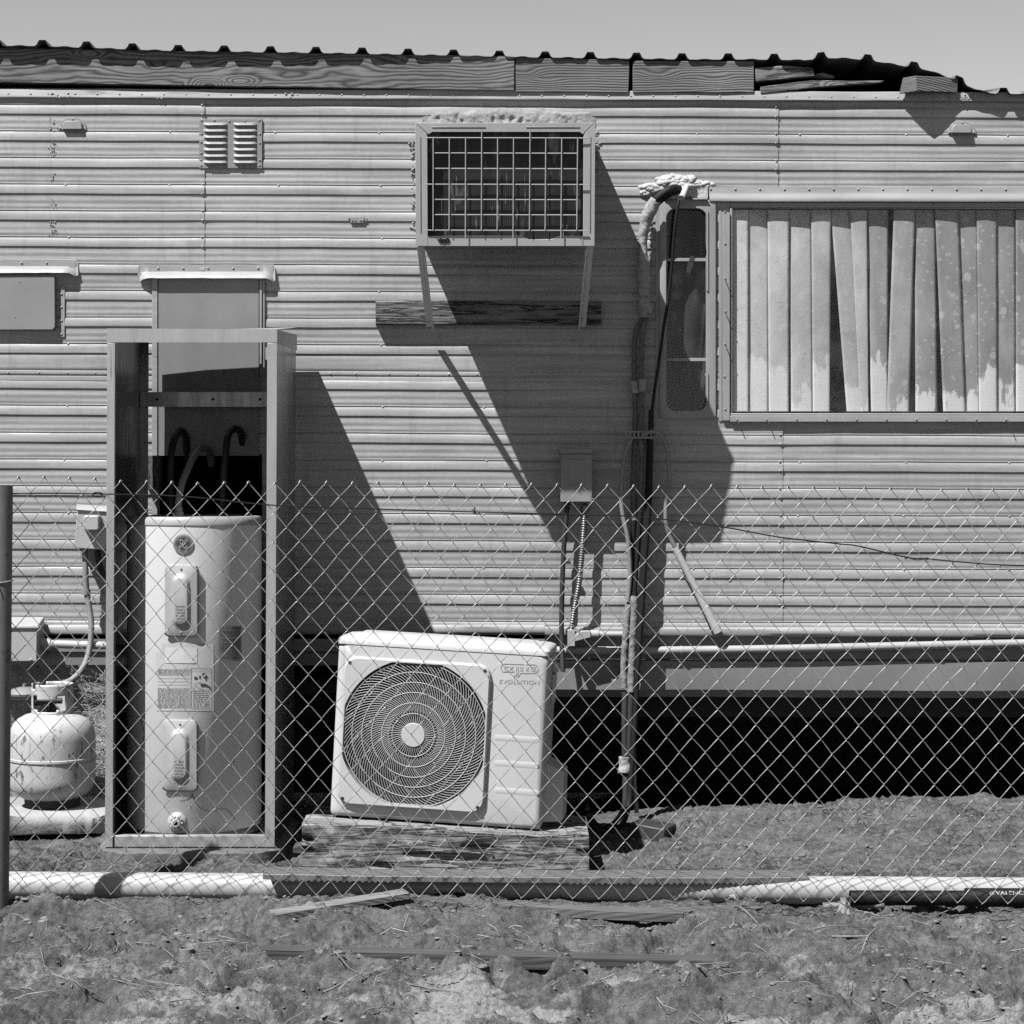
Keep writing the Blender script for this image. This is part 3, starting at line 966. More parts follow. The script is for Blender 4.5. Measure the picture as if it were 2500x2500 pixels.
# picture window: frame, sill, glass
pw = MB()
pw.pbox(1764, 518, 1782, 1027, 0.002, 0.016)
pw.pbox(1783, 505, 1788, 1010, -0.004, 0.008)
pw.pbox(1755, 515, 1763, 1029, 0.001, 0.007)
for b in (517, 595, 680, 760, 840, 919, 999): pw.rivet(1769 + random.uniform(-1, 2), b, 0.016, 0.004, 0.004)
pw.pbox(1783, 1009, 3700, 1014, -0.03, 0.012)
pw.pbox(1783, 1014.5, 3700, 1030, 0.001, 0.019)
for k, px in enumerate(range(1799, 3600, 73)): pw.rivet(px, 1024, 0.019, 0.004, 0.004)
pw.pbox(1783, 494, 3700, 505, -0.03, 0.006)
pwin = pw.build('picture_window', WFRAME, home, True, 35, 0.0015)
MB().box(((P(1786, 0).x + XR - 0.05) / 2, 0.002, (P(0, 500).z + P(0, 1011).z) / 2), (XR - 0.05 - P(1786, 0).x, 0.004, P(0, 500).z - P(0, 1011).z)).build('pane', GLASSP, pwin, False)
for a, b in ((1771, 684), (1772, 765), (1772, 845), (1801, 1026), (1874, 1026), (2463, 1027)):
    MB().tube([P(a, b, 0.022), P(a + 3, b + 8, 0.03), P(a + 5, b + 12, 0.029)], 0.0018, 6).build('bent_nail', RUST, pwin)

# narrow window
def rrect(x0, y0, x1, y1, r, n=6):
    pts = []
    for cx_, cy_, a0 in ((x1 - r, y0 + r, 0), (x0 + r, y0 + r, 90), (x0 + r, y1 - r, 180), (x1 - r, y1 - r, 270)):
        for k in range(n + 1):
            a = R(a0 + 90 * k / n)
            pts.append((cx_ + r * math.cos(a), cy_ - r * math.sin(a)))
    return pts
mb = MB()
o1, i1 = rrect(1611, 488, 1747, 1022, 8), rrect(1626, 508, 1726, 1004, 24)
i2 = rrect(1629, 511, 1723, 1001, 22)
mb.loops([[P(x, y, 0.002) for x, y in o1], [P(x, y, 0.014) for x, y in o1], [P(x, y, 0.018) for x, y in rrect(1620, 499, 1733, 1011, 18)], [P(x, y, 0.018) for x, y in i1], [P(x, y, 0.008) for x, y in i2], [P(x, y, -0.03) for x, y in i2]])
mb.pbox(1601, 500, 1613, 1018, 0.001, 0.006)
for b in range(540, 1015, 46): mb.rivet(1617, b, 0.014, 0.0035, 0.003)
mb.pbox(1725, 515, 1729, 710, 0.016, 0.023); mb.pbox(1725, 910, 1729, 990, 0.016, 0.023)
nwin = mb.build('narrow_window', WFRAME, home, True, 30)
for b in (630, 874): MB().pbox(1628, b, 1725, b + 8, -0.012, 0.006).build('glazing_bar', WFRAME, nwin, True, 35, 0.001)
for a, b in ((505, 629), (639, 873), (883, 1007)):
    MB().pbox(1622, a, 1729, b, -0.012, -0.008).build('pane', GLASSD, nwin, False)
# curtain behind it
mb = MB()
vs, fs = [], []
nx, nz = 30, 24
for j in range(nz + 1):
    for i in range(nx + 1):
        u, w = i / nx, j / nz
        p = P(1600 + 150 * u, 490 + 540 * w, -0.06)
        p.y += 0.018 * math.sin(u * 17 + 2 * vn((u * 2, w * 2, 0)) + w * 2.5) + 0.02 * vn((u * 4, w * 3, 5))
        vs.append(p)
for j in range(nz):
    for i in range(nx):
        if (i - 19) ** 2 / 9 + (j - 3) ** 2 / 10 < 1: continue
        a = j * (nx + 1) + i
        fs.append((a, a + 1, a + nx + 2, a + nx + 1))
tag(mb.add(vs, fs).build('curtain', CURT, None, True, 80, base=P(1675, 1020, -0.06)), 'torn dark curtain hanging behind the narrow window', 'curtain')

# vertical blinds behind the picture window
blinds = thing('vertical_blinds', 'pale peeling vertical blinds hanging behind the wide picture window', 'blinds', P(1788, 1008, -0.05))
Z6 = lambda v: 1500 + v / 1.932
VN = [(535, 632, 548, 633, 0), (628, 728, 628, 727, .1), (722, 824, 728, 823, 0), (822, 930, 832, 937, .1), (928, 1022, 936, 1016, 0), (1020, 1122, 1096, 1196, .2), (1112, 1192, 1160, 1199, -.1),
      (1192, 1292, 1211, 1290, .1), (1318, 1420, 1284, 1390, .15), (1416, 1512, 1420, 1524, 0), (1512, 1622, 1551, 1656, .1), (1616, 1712, 1652, 1722, -.1), (1708, 1804, 1720, 1806, .1), (1798, 1892, 1803, 1892, 0), (1893, 1990, 1894, 1994, .1)]
x = 1992
while x < 4500:
    VN.append((x, x + 98, x + random.uniform(-12, 12), x + 94, random.uniform(-.1, .2))); x += 96
for i, (a, b, c, d_, tw) in enumerate(VN):
    if Z6(b) > 3900: break
    mb = MB(); vs = []; fs = []
    dep = -0.014 - 0.010 * (i % 2)
    nn, mm = 8, 14
    for j in range(mm + 1):
        w = (0, .004, .02, .1, .2, .3, .4, .5, .6, .7, .8, .9, .98, .996, 1)[j]
        yy = 512 + (1005 - 512) * w
        for k in range(nn + 1):
            u = k / nn
            px = Z6(a + (c - a) * w) * (1 - u) + Z6(b + (d_ - b) * w) * u
            dd = dep + 0.0013 * math.sin(PI * u) - tw * 0.03 * (u - 0.5) + 0.0018 * vn((px * .02, yy * .01, i))
            vs.append(P(px, yy, dd))
    for j in range(mm):
        for k in range(nn):
            q = j * (nn + 1) + k
            fs.append((q, q + 1, q + nn + 2, q + nn + 1))
    o = mb.add(vs, fs).build('slat', BLIND, blinds, True, 80)
    s = o.modifiers.new('thick', 'SOLIDIFY'); s.thickness = 0.0012
mb = MB(); mb.pbox(1780, 500, 3880, 510, -0.07, -0.03)
mb.build('head_rail', DARK, blinds, False)

# ------------------------------------------------------------------ roof sheet and fascia
EDGE = [(-1200, 112), (-200, 109), (0, 111), (103, 112), (420, 124), (840, 130), (1257, 139), (1680, 145), (1840, 145), (1970, 147), (2010, 141), (2080, 143), (2140, 150), (2200, 160), (2260, 170), (2300, 183), (2340, 200), (2385, 219), (2425, 229), (2500, 229), (3300, 231), (4200, 232)]
ex, ey = [e[0] for e in EDGE], [e[1] for e in EDGE]
ribs = [-1017 + 112 * i for i in range(10)] + [103, 211, 323, 435, 547, 660, 771, 884, 996, 1107, 1219, 1331, 1441, 1554, 1665, 1778, 1890, 2004, 2119, 2232, 2343, 2450] + [2450 + 112 * i for i in range(1, 12)]
pts = []
for r_ in ribs:
    for dx, dy in ((-19, 0), (-14, -3.5), (-8, -15), (8, -15), (14, -3.5), (19, 0)):
        pts.append((r_ + dx, dy))
    pts.append((r_ + 38, 0)); pts.append((r_ + 52, -2)); pts.append((r_ + 62, -2)); pts.append((r_ + 74, 0))
pts.sort()
oh = lambda px: float(np.interp(px, [-500, 0, 600, 1000, 1300, 1800, 2000, 2350, 2450, 3000], [0.058, 0.057, 0.050, 0.041, 0.030, 0.030, 0.038, 0.040, 0.040, 0.040]))
mb = MB(); fr, bk, mid_ = [], [], []
for px, dy in pts:
    y = float(np.interp(px, ex, ey)) + 0.7 * vn((px * 0.02, 0, 3))
    p = P(px, y + dy, oh(px))
    fr.append(p)
    flat = P(px, float(np.interp(px, [-1000, 0, 1257, 2000, 4200], [112, 113, 139, 146, 150])) + dy, 0)
    w = min(1.0, max(0, (px - 1900) / 150))
    mid_.append(Vector((p.x, 0.45, p.z * (1 - w) + (p.z * 0.45 + flat.z * 0.55) * w - 0.005)))
    bk.append(Vector((p.x, 2.6, flat.z - 0.03)))
mb.loops([fr, mid_, bk], close=False)
roof = mb.build('roof_sheet', ROOFM, home, True, 20)
s = roof.modifiers.new('thick', 'SOLIDIFY'); s.thickness = 0.002
mb = MB(); mb.box(((XL + XR) / 2, 2.45, zt + 0.07), (XR - XL, 0.05, 0.16))
mb.box(((XL + P(1240, 0).x) / 2, 0.09, zt + 0.055), (P(1240, 0).x - XL, 0.03, 0.10))
mb.box(((P(1250, 0).x + P(1830, 0).x) / 2, 0.09, zt + 0.05), (P(1830, 0).x - P(1250, 0).x, 0.03, 0.09))
mb.build('sky_blocking', DARK, home, False)  # added dark boards that keep sky from showing under the roof sheet

def fboard(poly, d0, d1, mat, label, wob=1.0):
    # outline densified so that edges are not ruler straight
    out = []
    n = len(poly)
    for i in range(n):
        a, b = poly[i], poly[(i + 1) % n]
        m = max(1, int(math.hypot(b[0] - a[0], b[1] - a[1]) / 40))
        for k in range(m):
            t = k / m
            x_, y_ = a[0] + (b[0] - a[0]) * t, a[1] + (b[1] - a[1]) * t
            out.append((x_, y_ + wob * vn((x_ * 0.011, y_ * 0.05, d1 * 50))))
    return MB().prism(out, d0, d1).build('fascia_board', mat, home, True, 35, 0.0025, 2, label)
fboard([(-1100, 108), (0, 117), (1256, 137), (1256, 221), (600, 211), (0, 201), (-1100, 190)], -0.01, 0.026, PINE, 'long knotty pine fascia board under the roof edge')
fboard([(1258.5, 141), (1520, 146), (1537, 148), (1535, 224), (1530, 226), (1258.5, 225)], -0.016, 0.0205, PINE2, 'short rough sawn fascia board with a split right end')
fboard([(1545, 148), (1841, 149), (1841, 226), (1545, 226)], -0.018, 0.0195, PINE2, 'fine grained short fascia board')
fboard([(1844, 166), (1915, 160), (1984, 166), (1990, 186), (1845, 200)], -0.02, 0.016, PINE3, 'upper piece of the broken fascia board', 1.6)
fboard([(1857, 212), (1980, 196), (2090, 197), (2160, 196), (2150, 201), (1990, 214), (1857, 229)], -0.018, 0.018, PINE3, 'lower splintered piece of the broken fascia board', 1.6)
fboard([(1985, 182), (2010, 177), (2038, 186), (2036, 191), (1987, 190)], -0.06, -0.02, PINE3, 'small splinter inside the torn roof edge', 1.0)
# squared rafter block poking out at the torn corner, turned a little to the left
mb = MB()
fr = [P(2235, 185, 0.082), P(2338, 190, 0.030), P(2338, 226, 0.030), P(2240, 222, 0.082)]
lf = [P(2204, 190, 0.03), P(2195, 229, 0.03)]
bkr = [P(2338, 190, 0.0), P(2338, 226, 0.0)]
low = [P(2196, 230, 0.05)]
mb.add(fr + lf + bkr + low, [(0, 1, 2, 3), (4, 0, 3, 5), (0, 4, 6, 1), (3, 2, 7, 5), (1, 6, 7, 2), (4, 5, 7, 6)])
mb.build('rafter_end', PINE2, home, True, 30, 0.002, 2, 'squared block of wood poking out at the torn roof corner')

# ------------------------------------------------------------------ window air conditioner
wac = thing('window_air_conditioner', 'boxy window air conditioner on two slanted brackets, wire guard over dark coil', 'air conditioner', P(1235, 600, 0.0))
FD = 0.52
tilt = Matrix.Translation(P(1234, 451, FD)) @ Matrix.Rotation(R(7.0), 4, 'X')
sW = S(FD)
def wl(px, py, w=0.0):      # local frame of the unit: front face readings, w out of the face
    return Vector(((px - 1234) * sW, -w, -(py - 451) * sW / math.cos(R(7.0))))
mb = MB(); mb.xf = tilt
a, b = wl(1017, 304), wl(1451, 599)
th = 0.004
dp = 0.56
mb.box((0, dp / 2, a.z - th / 2), (b.x - a.x, dp, th)); mb.box((0, dp / 2, b.z + th / 2), (b.x - a.x, dp, th))
for x_ in (a.x + th / 2, b.x - th / 2):
    mb.box((x_, dp / 2, (a.z + b.z) / 2), (th, dp, a.z - b.z - 2 * th))
mb.build('casing', ACFR, wac, True, 35)
mb = MB(); mb.xf = tilt
def fq(poly, w0, w1):
    fr_ = [wl(x_, y_, w1) for x_, y_ in poly]; bk_ = [wl(x_, y_, w0) for x_, y_ in poly]
    n = len(poly)
    mb.add(fr_ + bk_, [tuple(range(n)), tuple(range(2 * n - 1, n - 1, -1))] + [(i, n + i, n + (i + 1) % n, (i + 1) % n) for i in range(n)])
fq([(1015, 303), (1452, 303), (1427, 325), (1423, 331), (1414, 325), (1056, 325), (1046, 331), (1042, 326)], -0.01, 0.006)
fq([(1014.5, 304), (1041.5, 327), (1044, 335), (1044, 575), (1044, 599), (1014.5, 599)], -0.01, 0.0055)
fq([(1452.5, 304), (1452.5, 599), (1424, 599), (1424, 575), (1424, 335), (1428, 326)], -0.01, 0.0055)
fq([(1044.5, 575), (1106, 574), (1273, 574), (1291, 583), (1349, 582), (1365, 574), (1423.5, 575), (1423.5, 599), (1044.5, 599)], -0.01, 0.007)
mb.build('front_frame', ACFR, wac, True, 35, 0.0012)
for x0, x1 in ((1055, 1186), (1284, 1415)):
    mb = MB(); mb.xf = tilt
    mb.box(((wl(x0, 0).x + wl(x1, 0).x) / 2, -0.0065, wl(0, 313.5).z), ((x1 - x0) * sW, 0.003, 0.0035))
    mb.build('pressed_slot', PANEL, wac, True, 35, 0.001)
for y0, y1, x_ in ((335, 567, 1027), (335, 567, 1441)):
    mb = MB(); mb.xf = tilt
    mb.box((wl(x_, 0).x, -0.006, (wl(0, y0).z + wl(0, y1).z) / 2), (0.0032, 0.003, (y1 - y0) * sW))
    mb.build('pressed_slot', PANEL, wac, True, 35, 0.001)
mb = MB(); mb.xf = tilt
p = wl(1084, 587)
for dx in (-0.012, 0.0, 0.012):
    mb.lathe([(0.009, 0.006), (0.009, 0.0095), (0.005, 0.0095), (0.005, 0.007)], (p.x + dx, 0, p.z + 0.002 * (dx != 0)), 14, 'y')
mb.build('cord_plug_hole', CABLE, wac)
mb = MB(); mb.xf = tilt
a, b = wl(1040, 322), wl(1428, 590)
vs, fs = [], []
for j in range(15):
    for i in range(25):
        u, w = i / 24, j / 14
        x_, z_ = a.x + (b.x - a.x) * u, a.z + (b.z - a.z) * w
        vs.append((x_, 0.035 + 0.0015 * vn((x_ * 9, 0, z_ * 5)), z_))
for j in range(14):
    for i in range(24):
        q = j * 25 + i
        fs.append((q, q + 1, q + 26, q + 25))
mb.add(vs, fs)
mb.build('condenser_coil', COIL, wac, True, 80)
mb = MB(); mb.xf = tilt
ZX = lambda v: 840 + v / 2.3
ZY = lambda v: 60 + v / 2.3
w0 = 0.014
def wv(x0, y0, x1, y1):
    q = [wl(x0 + (x1 - x0) * t, y0 + (y1 - y0) * t, w0 + 0.0012 * vn((x0 + t * 3, y0 * .1, t * 2))) for t in np.linspace(0, 1, 8)]
    mb.tube(q, 0.0019, 6)
for i, y in enumerate((641, 725, 810, 897, 981, 1065, 1151)):
    l_, r_ = (456, 1365) if i in (0, 3, 6) else (510, 1311)
    wv(ZX(l_), ZY(y), ZX(r_), ZY(y + 2))
w0 = 0.0172
for i, x_ in enumerate((503, 593, 684, 774, 863, 952, 1044, 1132, 1221, 1310)):
    t = 595 if i in (3, 6) else 640
    bq = 1202 if i in (2, 5, 8) else 1152
    wv(ZX(x_), ZY(t), ZX(x_ - 3), ZY(bq))
mb.build('wire_guard', WIRE, wac)
for (x0, x1) in ((1027, 1050), (1439, 1421)):
    top, bot = P(x0, 601, 0.475), P(x1, 797, 0.046)
    ax = (bot - top).normalized()
    sx_ = Vector((1, 0, 0)); sx_ = (sx_ - ax * sx_.dot(ax)).normalized()
    ny_ = ax.cross(sx_)
    rot = Matrix((sx_, ny_, ax)).transposed()
    L = (bot - top).length
    mb = MB()
    sg = 1 if x0 < 1200 else -1
    mb.box((top + bot) / 2, (0.028, 0.004, L), rot)
    mb.box((top + bot) / 2 - sx_ * (0.012 * -sg) + ny_ * 0.013, (0.004, 0.022, L), rot)
    mb.build('support_bracket', BRKT, wac, True, 35, 0.0008)

# lumpy foam sealing the opening above the unit
mb = MB()
vs, fs = [], []
nx, nz = 120, 16
for j in range(nz + 1):
    for i in range(nx + 1):
        u, w = i / nx, j / nz
        px = 1030 + 425 * u
        yt = 262 + 10 * (1 - math.sin(PI * u)) + 6 * vn((u * 14, 0, 2))
        py = yt + (312 - yt) * w
        e = min(1, u * 14, (1 - u) * 14, w * 4 + 0.05)
        dd = 0.001 + e * (0.008 + 0.005 * vn((px * 0.03, py * 0.05, 1)) + 0.0028 * vn((px * 0.14, py * 0.16, 5)) - 0.012 * max(0, vn((px * 0.09, py * 0.05, 9)) - 0.15) * 3 * w)
        vs.append(P(px, py, dd))
for j in range(nz):
    for i in range(nx):
        q = j * (nx + 1) + i
        fs.append((q, q + 1, q + nx + 2, q + nx + 1))
tag(mb.add(vs, fs).build('sealing_foam', CAULK, None, True, 70, base=P(1240, 300, 0.0)), 'crumbling strip of old sealant above the window air conditioner', 'sealant')
mbs = (MB(), MB())
for k in range(90):
    side = k % 2
    mb = mbs[side]
    yy = random.uniform(320, 560 if not side else 420)
    a = (1008 if not side else 1458) + random.gauss(0, 3.5)
    r = random.uniform(1.5, 4) / 640
    mb.lathe([(r, -0.001), (r * 0.7, r * 0.5), (0.0004, r * 0.6)], P(a, yy, 0.004), 6, 'y')
tag(mbs[0].build('sealant_bead', CAULK, None, True, 60, base=P(1008, 560, 0)), 'crusty old sealant down the left side of the window air conditioner', 'sealant', None, 'stuff')
tag(mbs[1].build('sealant_bead', CAULK, None, True, 60, base=P(1458, 420, 0)), 'crusty old sealant down the right side of the window air conditioner', 'sealant', None, 'stuff')

# plank that takes the bracket feet
mb = MB()
ls = []
for t in np.linspace(0, 1, 40):
    px = 917 + (1468 - 917) * t
    rg = 1.2 * vn((px * 0.05, 1, 1))
    q = [(735 + rg + t * 2, 0.004), (734 + rg + t * 2, 0.036), (737 + rg, 0.041), (764, 0.0405 + 0.001 * vn((px * .1, 0, 4))), (790 + 1.5 * vn((px * 0.07, 4, 1)), 0.041), (793 + 1.5 * vn((px * 0.07, 4, 1)), 0.037), (793, 0.004)]
    ls.append([P(px, y, d) for y, d in q])
mb.loops(ls, True, True, True)
tag(mb.build('support_plank', BATTEN, None, True, 40, base=P(1190, 790, 0.02)), 'split grey plank on the wall under the window air conditioner', 'plank')

# ------------------------------------------------------------------ water heater cabinet
CD = 0.73
cab = thing('metal_cabinet', 'open sheet metal cabinet standing around the water heater', 'cabinet', P(467, 2066, 0.4))
zl0, zl1 = P(0, 803, CD).z, P(0, 836, CD).z
xl, xr = P(262, 0, CD).x, P(677, 0, CD).x
zb = P(0, 2069, CD).z
mb = MB()       # lid: folded tray with a slightly raised back edge
zr = 1.909
lf = [Vector((xl, -CD - 0.004, zl0)), Vector((xr, -CD - 0.004, zl0 - 0.003))]
lb = [Vector((xl, -0.082, zr - 0.022)), Vector((xl + (xr - xl) * .3, -0.079, zr - 0.010)), Vector((xl + (xr - xl) * .65, -0.077, zr - 0.003)), Vector((xr + 0.001, -0.074, zr + 0.003))]
mb.add([lf[0], lf[1], lb[3], lb[2], lb[1], lb[0]], [(0, 1, 2, 3, 4, 5)])
mb.add([lf[0], lf[1], Vector((xr, -CD - 0.004, zl1)), Vector((xl, -CD - 0.004, zl1))], [(0, 1, 2, 3)])
mb.add([lf[1], Vector((xr, -CD - 0.004, zl1)), Vector((xr + 0.001, -0.074, zl1 + 0.010)), Vector((xr + 0.001, -0.074, zr - 0.024))], [(0, 1, 2, 3)])
mb.add([lf[0], Vector((xl, -CD - 0.004, zl1)), Vector((xl, -0.082, zl1)), lb[0]], [(0, 1, 2, 3)])
o = mb.build('lid', GALV, cab, False)
s = o.modifiers.new('thick', 'SOLIDIFY'); s.thickness = 0.0016
mb = MB()       # left side panel + front return flange + rear post
zt2 = zl0 - 0.004
sh = P(256, 0, CD).x - xl      # the whole frame leans a hair to the left towards the foot
def lean(mb):
    mb.v = [(v[0] + (zl0 - v[2]) / (zl0 - zb) * sh, v[1], v[2]) for v in mb.v]
mb.box((xl + 0.003, -(CD + 0.09) / 2, (zt2 + zb) / 2), (0.003, CD - 0.09, zt2 - zb))
mb.box((xl + 0.015, -CD, (zt2 + zb) / 2), (0.027, 0.003, zt2 - zb))
mb.box((xl + 0.029, -CD + 0.010, (zt2 + zb) / 2), (0.003, 0.019, zt2 - zb))
mb.box((xl + 0.018, -0.092, (zt2 + zb) / 2), (0.03, 0.003, zt2 - zb))
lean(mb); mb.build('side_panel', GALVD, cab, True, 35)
mb = MB()
mb.box((xr - 0.003, -(CD + 0.09) / 2, (zt2 + zb) / 2), (0.003, CD - 0.09, zt2 - zb))
mb.box((xr - 0.018, -CD, (zt2 + zb) / 2), (0.033, 0.003, zt2 - zb))
mb.box((xr - 0.018, -0.092, (zt2 + zb) / 2), (0.03, 0.003, zt2 - zb))
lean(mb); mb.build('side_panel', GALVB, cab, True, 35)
mb = MB()       # sunlit front posts
mb.box((xl + 0.0145, -CD - 0.0035, (zl1 + zb) / 2), (0.027, 0.003, zl1 - zb - 0.004))
lean(mb); mb.build('front_post', GALV, cab, True, 35, 0.0008)
mb = MB()
mb.box((xr - 0.0165, -CD - 0.0035, (zl1 + zb) / 2), (0.033, 0.003, zl1 - zb - 0.004))
mb.box((xr - 0.037, -CD + 0.004, zl1 - 0.03), (0.008, 0.003, 0.06))
lean(mb); mb.build('front_post', GALV, cab, True, 35, 0.0008)
mb = MB()
mb.box(((xl + xr) / 2, -0.12, P(0, 976, 0.12).z), (xr - xl - 0.012, 0.004, 0.053))
mb.box(((xl + xr) / 2, -0.108, P(0, 958, 0.12).z), (xr - xl - 0.012, 0.02, 0.003))
cb = mb.build('cross_bar', GALVD, cab, True, 35)
for px in (383, 520, 635):
    MB().lathe([(0.0055, 0), (0.0055, 0.0034), (0.0005, 0.0034)], P(px, 975, 0.1205), 10, 'y').build('bolt_hole', CABLE, cb)
mb = MB()
zb1 = P(0, 2040, CD).z
mb.box(((xl + xr) / 2 + 0.008 + sh, -CD + 0.001, (zb + zb1) / 2), (xr - xl - 0.052, 0.003, zb1 - zb - 0.004))
mb.box(((xl + xr) / 2 + 0.008 + sh, -CD + 0.014, zb1 - 0.001), (xr - xl - 0.052, 0.028, 0.003))
mb.box(((xl + xr) / 2 + sh, -0.40, zb + 0.006), (xr - xl - 0.02, 0.60, 0.003))
mb.build('base_rail', GALV, cab, True, 35, 0.0006)
mb = MB()
vs = []
pad = []
for k in range(48):
    t = 2 * PI * k / 48
    px_ = math.copysign(abs(math.cos(t)) ** 0.35, math.cos(t)); py_ = math.copysign(abs(math.sin(t)) ** 0.35, math.sin(t))
    pad.append(Vector(((xl + xr) / 2 - 0.01 + px_ * 0.325 + 0.012 * vn((t, 0, 1), 2), -0.42 + py_ * 0.39 + 0.015 * vn((t, 3, 1), 2), 0)))
zp = zb - 0.002
mb.loops([[p + Vector((0, 0, -0.08)) for p in pad], [p + Vector((0, 0, zp - 0.006 + 0.006 * vn((p.x * 20, p.y * 20, 0)))) for p in pad], [p * 0.97 + Vector((-0.034, -0.012, zp)) for p in pad]], True, True, True)
tag(mb.build('concrete_pad', CONCD, None, True, 50, base=P(467, 2095, 0.4)), 'dusty concrete pad under the metal cabinet', 'concrete slab')

# ------------------------------------------------------------------ water heater
TR = 0.240
tcx, tcy = P(475, 0, 0.45).x, -0.45
heat = thing('water_heater', 'tall white water heater with two access covers inside the metal cabinet', 'water heater', (tcx, tcy, P(0, 2045, 0.45).z))
def tank_pt(px, py, off=0.0):
    d = 0.6
    for _ in range(8):
        x_ = (px - CX) * S(d) - tcx
        x_ = max(-TR * 0.99, min(TR * 0.99, x_))
        d = 0.45 + math.sqrt(TR * TR - x_ * x_)
    nrm = Vector((x_ / TR, -(d - 0.45) / TR, 0))
    return Vector((tcx + x_, -d, CAMZ - (py - HY) * S(d))) + nrm * off
zl_ = P(0, 1280, 0.69).z
zt_ = P(0, 1262, 0.69).z
zb_ = P(0, 2046, 0.69).z
MB().lathe([(TR - 0.01, zb_), (TR, zb_ + 0.012), (TR, zl_ - 0.002), (TR - 0.003, zl_)], (tcx, tcy, 0), 96).build('tank_body', ENAM, heat, True, 40)
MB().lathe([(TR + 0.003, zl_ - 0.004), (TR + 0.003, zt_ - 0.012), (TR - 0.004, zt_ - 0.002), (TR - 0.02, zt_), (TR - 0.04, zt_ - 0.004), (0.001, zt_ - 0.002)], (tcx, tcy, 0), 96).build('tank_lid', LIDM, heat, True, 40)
MB().lathe([(TR + 0.0015, zb_ - 0.004), (TR + 0.0015, zb_ + 0.016), (TR - 0.001, zb_ + 0.017)], (tcx, tcy, 0), 96).build('bottom_ring', GALVD, heat, True, 40)

def cover(cx_, y0, y1, hw, parent, lines):
    # dished access cover: a flat rim and a tall oval boss, all bent to sit on the tank
    d_ = 0.45 + TR
    def loop(hw_, ya, yb, r_, off):
        return [tank_pt(cx_ , (ya + yb) / 2, 0) * 0 + _plane(x_, y_, off) for x_, y_ in rrect(cx_ - hw_, ya, cx_ + hw_, yb, r_, 8)]
    c0 = tank_pt(cx_, (y0 + y1) / 2, 0)
    n0 = (c0 - Vector((tcx, tcy, c0.z))).normalized()
    t0 = Vector((-n0.y, n0.x, 0))
    t0 = t0 if t0.x > 0 else -t0
    s_ = S(d_)
    global _plane
    def _plane(x_, y_, off):
        return c0 + t0 * ((x_ - cx_) * s_ / max(0.5, t0.x)) + Vector((0, 0, -(y_ - (y0 + y1) / 2) * s_)) + n0 * off
    h = y1 - y0
    mb = MB()
    L = [loop(hw, y0, y1, 12, -0.012), loop(hw, y0, y1, 12, 0.007), loop(hw - 2, y0 + 2, y1 - 2, 11, 0.0085), loop(24, y0 + 18, y1 - 16, 22, 0.0085), loop(21, y0 + 23, y1 - 22, 20, 0.012), loop(17, y0 + 31, y1 - 28, 16, 0.020), loop(15.5, y0 + 33, y1 - 30, 15, 0.0212)]
    L = [[p for p in l] for l in L]
    mb.loops(L, True, False, True)
    for yy in (y0 + 9, y1 - 8):
        mb.lathe([(0.004, 0), (0.0036, 0.003), (0.0004, 0.004)], _plane(cx_, yy, 0.0085), 9, 'y')
    cv = mb.build('access_cover', ENAMC, parent, True, 40)
    tb = MB()
    for k, ln in enumerate(lines):
        text_on(tb, ln, cx_ - 12 + (k % 3), y0 + h * 0.60 + k * 7.6, cx_ + 12 - (k % 2) * 2, 4.6, lambda a, b: _plane(a, b, 0.0218))
    tb.build('printed_warning', INK, cv, False)
    # dark rim along the bottom and right edges
    rb = MB(); pr = loop(hw + 0.8, y0, y1 + 1.2, 12, 0.0075)
    rb.tube(pr[20:] + pr[:5], 0.0030, 6)
    rb.build('dark_rim', RUST, cv)
WARN = ['WARNING', 'HIGH', 'VOLTAGE', 'TURN', 'OFF ALL', 'POWER AT', 'BREAKER', 'BOX']
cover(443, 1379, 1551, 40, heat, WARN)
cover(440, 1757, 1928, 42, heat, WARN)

def tpatch(x0, y0, x1, y1, off, nx=8, poly=None):
    mb = MB()
    vs, fs = [], []
    for j in range(9):
        for i in range(nx + 1):
            px, py = x0 + (x1 - x0) * i / nx, y0 + (y1 - y0) * j / 8
            vs.append(tank_pt(px, py, off + 0.0008 * vn((px * .06, py * .06, 2))))
    for j in range(8):
        for i in range(nx):
            if poly and poly(i, j): continue
            q = j * (nx + 1) + i
            fs.append((q, q + 1, q + nx + 2, q + nx + 1))
    return mb.add(vs, fs)
# round badge with a script monogram
bx, by, br = 448, 1328.5, 24.5
def disc(r_, off, n=40):
    return [tank_pt(bx + r_ * math.cos(2 * PI * k / n), by - r_ * math.sin(2 * PI * k / n), off) for k in range(n)]
mb = MB(); mb.loops([disc(br, 0.0), disc(br, 0.004), disc(br * .81, 0.005), disc(br * .81, 0.0042)], True, False, True)
bd = mb.build('round_badge', BADGR, heat, True, 35)
mb = MB(); mb.loops([disc(br * .80, 0.0040), disc(br * .80, 0.0052)], True, False, True)
mb.build('badge_field', BADGE, bd, True, 35)
mb = MB()
def stroke(pts_, r_=0.0009, closed=False):
    q = crom([tank_pt(bx + a * br, by - b * br, 0.0056) for a, b in pts_], 8)
    mb.tube(q, r_, 6)
stroke([(0.70 * math.cos(t), 0.70 * math.sin(t)) for t in np.linspace(0, 2 * PI, 30)], 0.0005)
for a0 in (45, 135, 225, 315):
    t = R(a0)
    stroke([(0.66 * math.cos(t + .35), 0.66 * math.sin(t + .35)), (0.58 * math.cos(t), 0.58 * math.sin(t)), (0.50 * math.cos(t - .25), 0.50 * math.sin(t - .25)), (0.56 * math.cos(t - .35), 0.56 * math.sin(t - .35))], 0.0006)
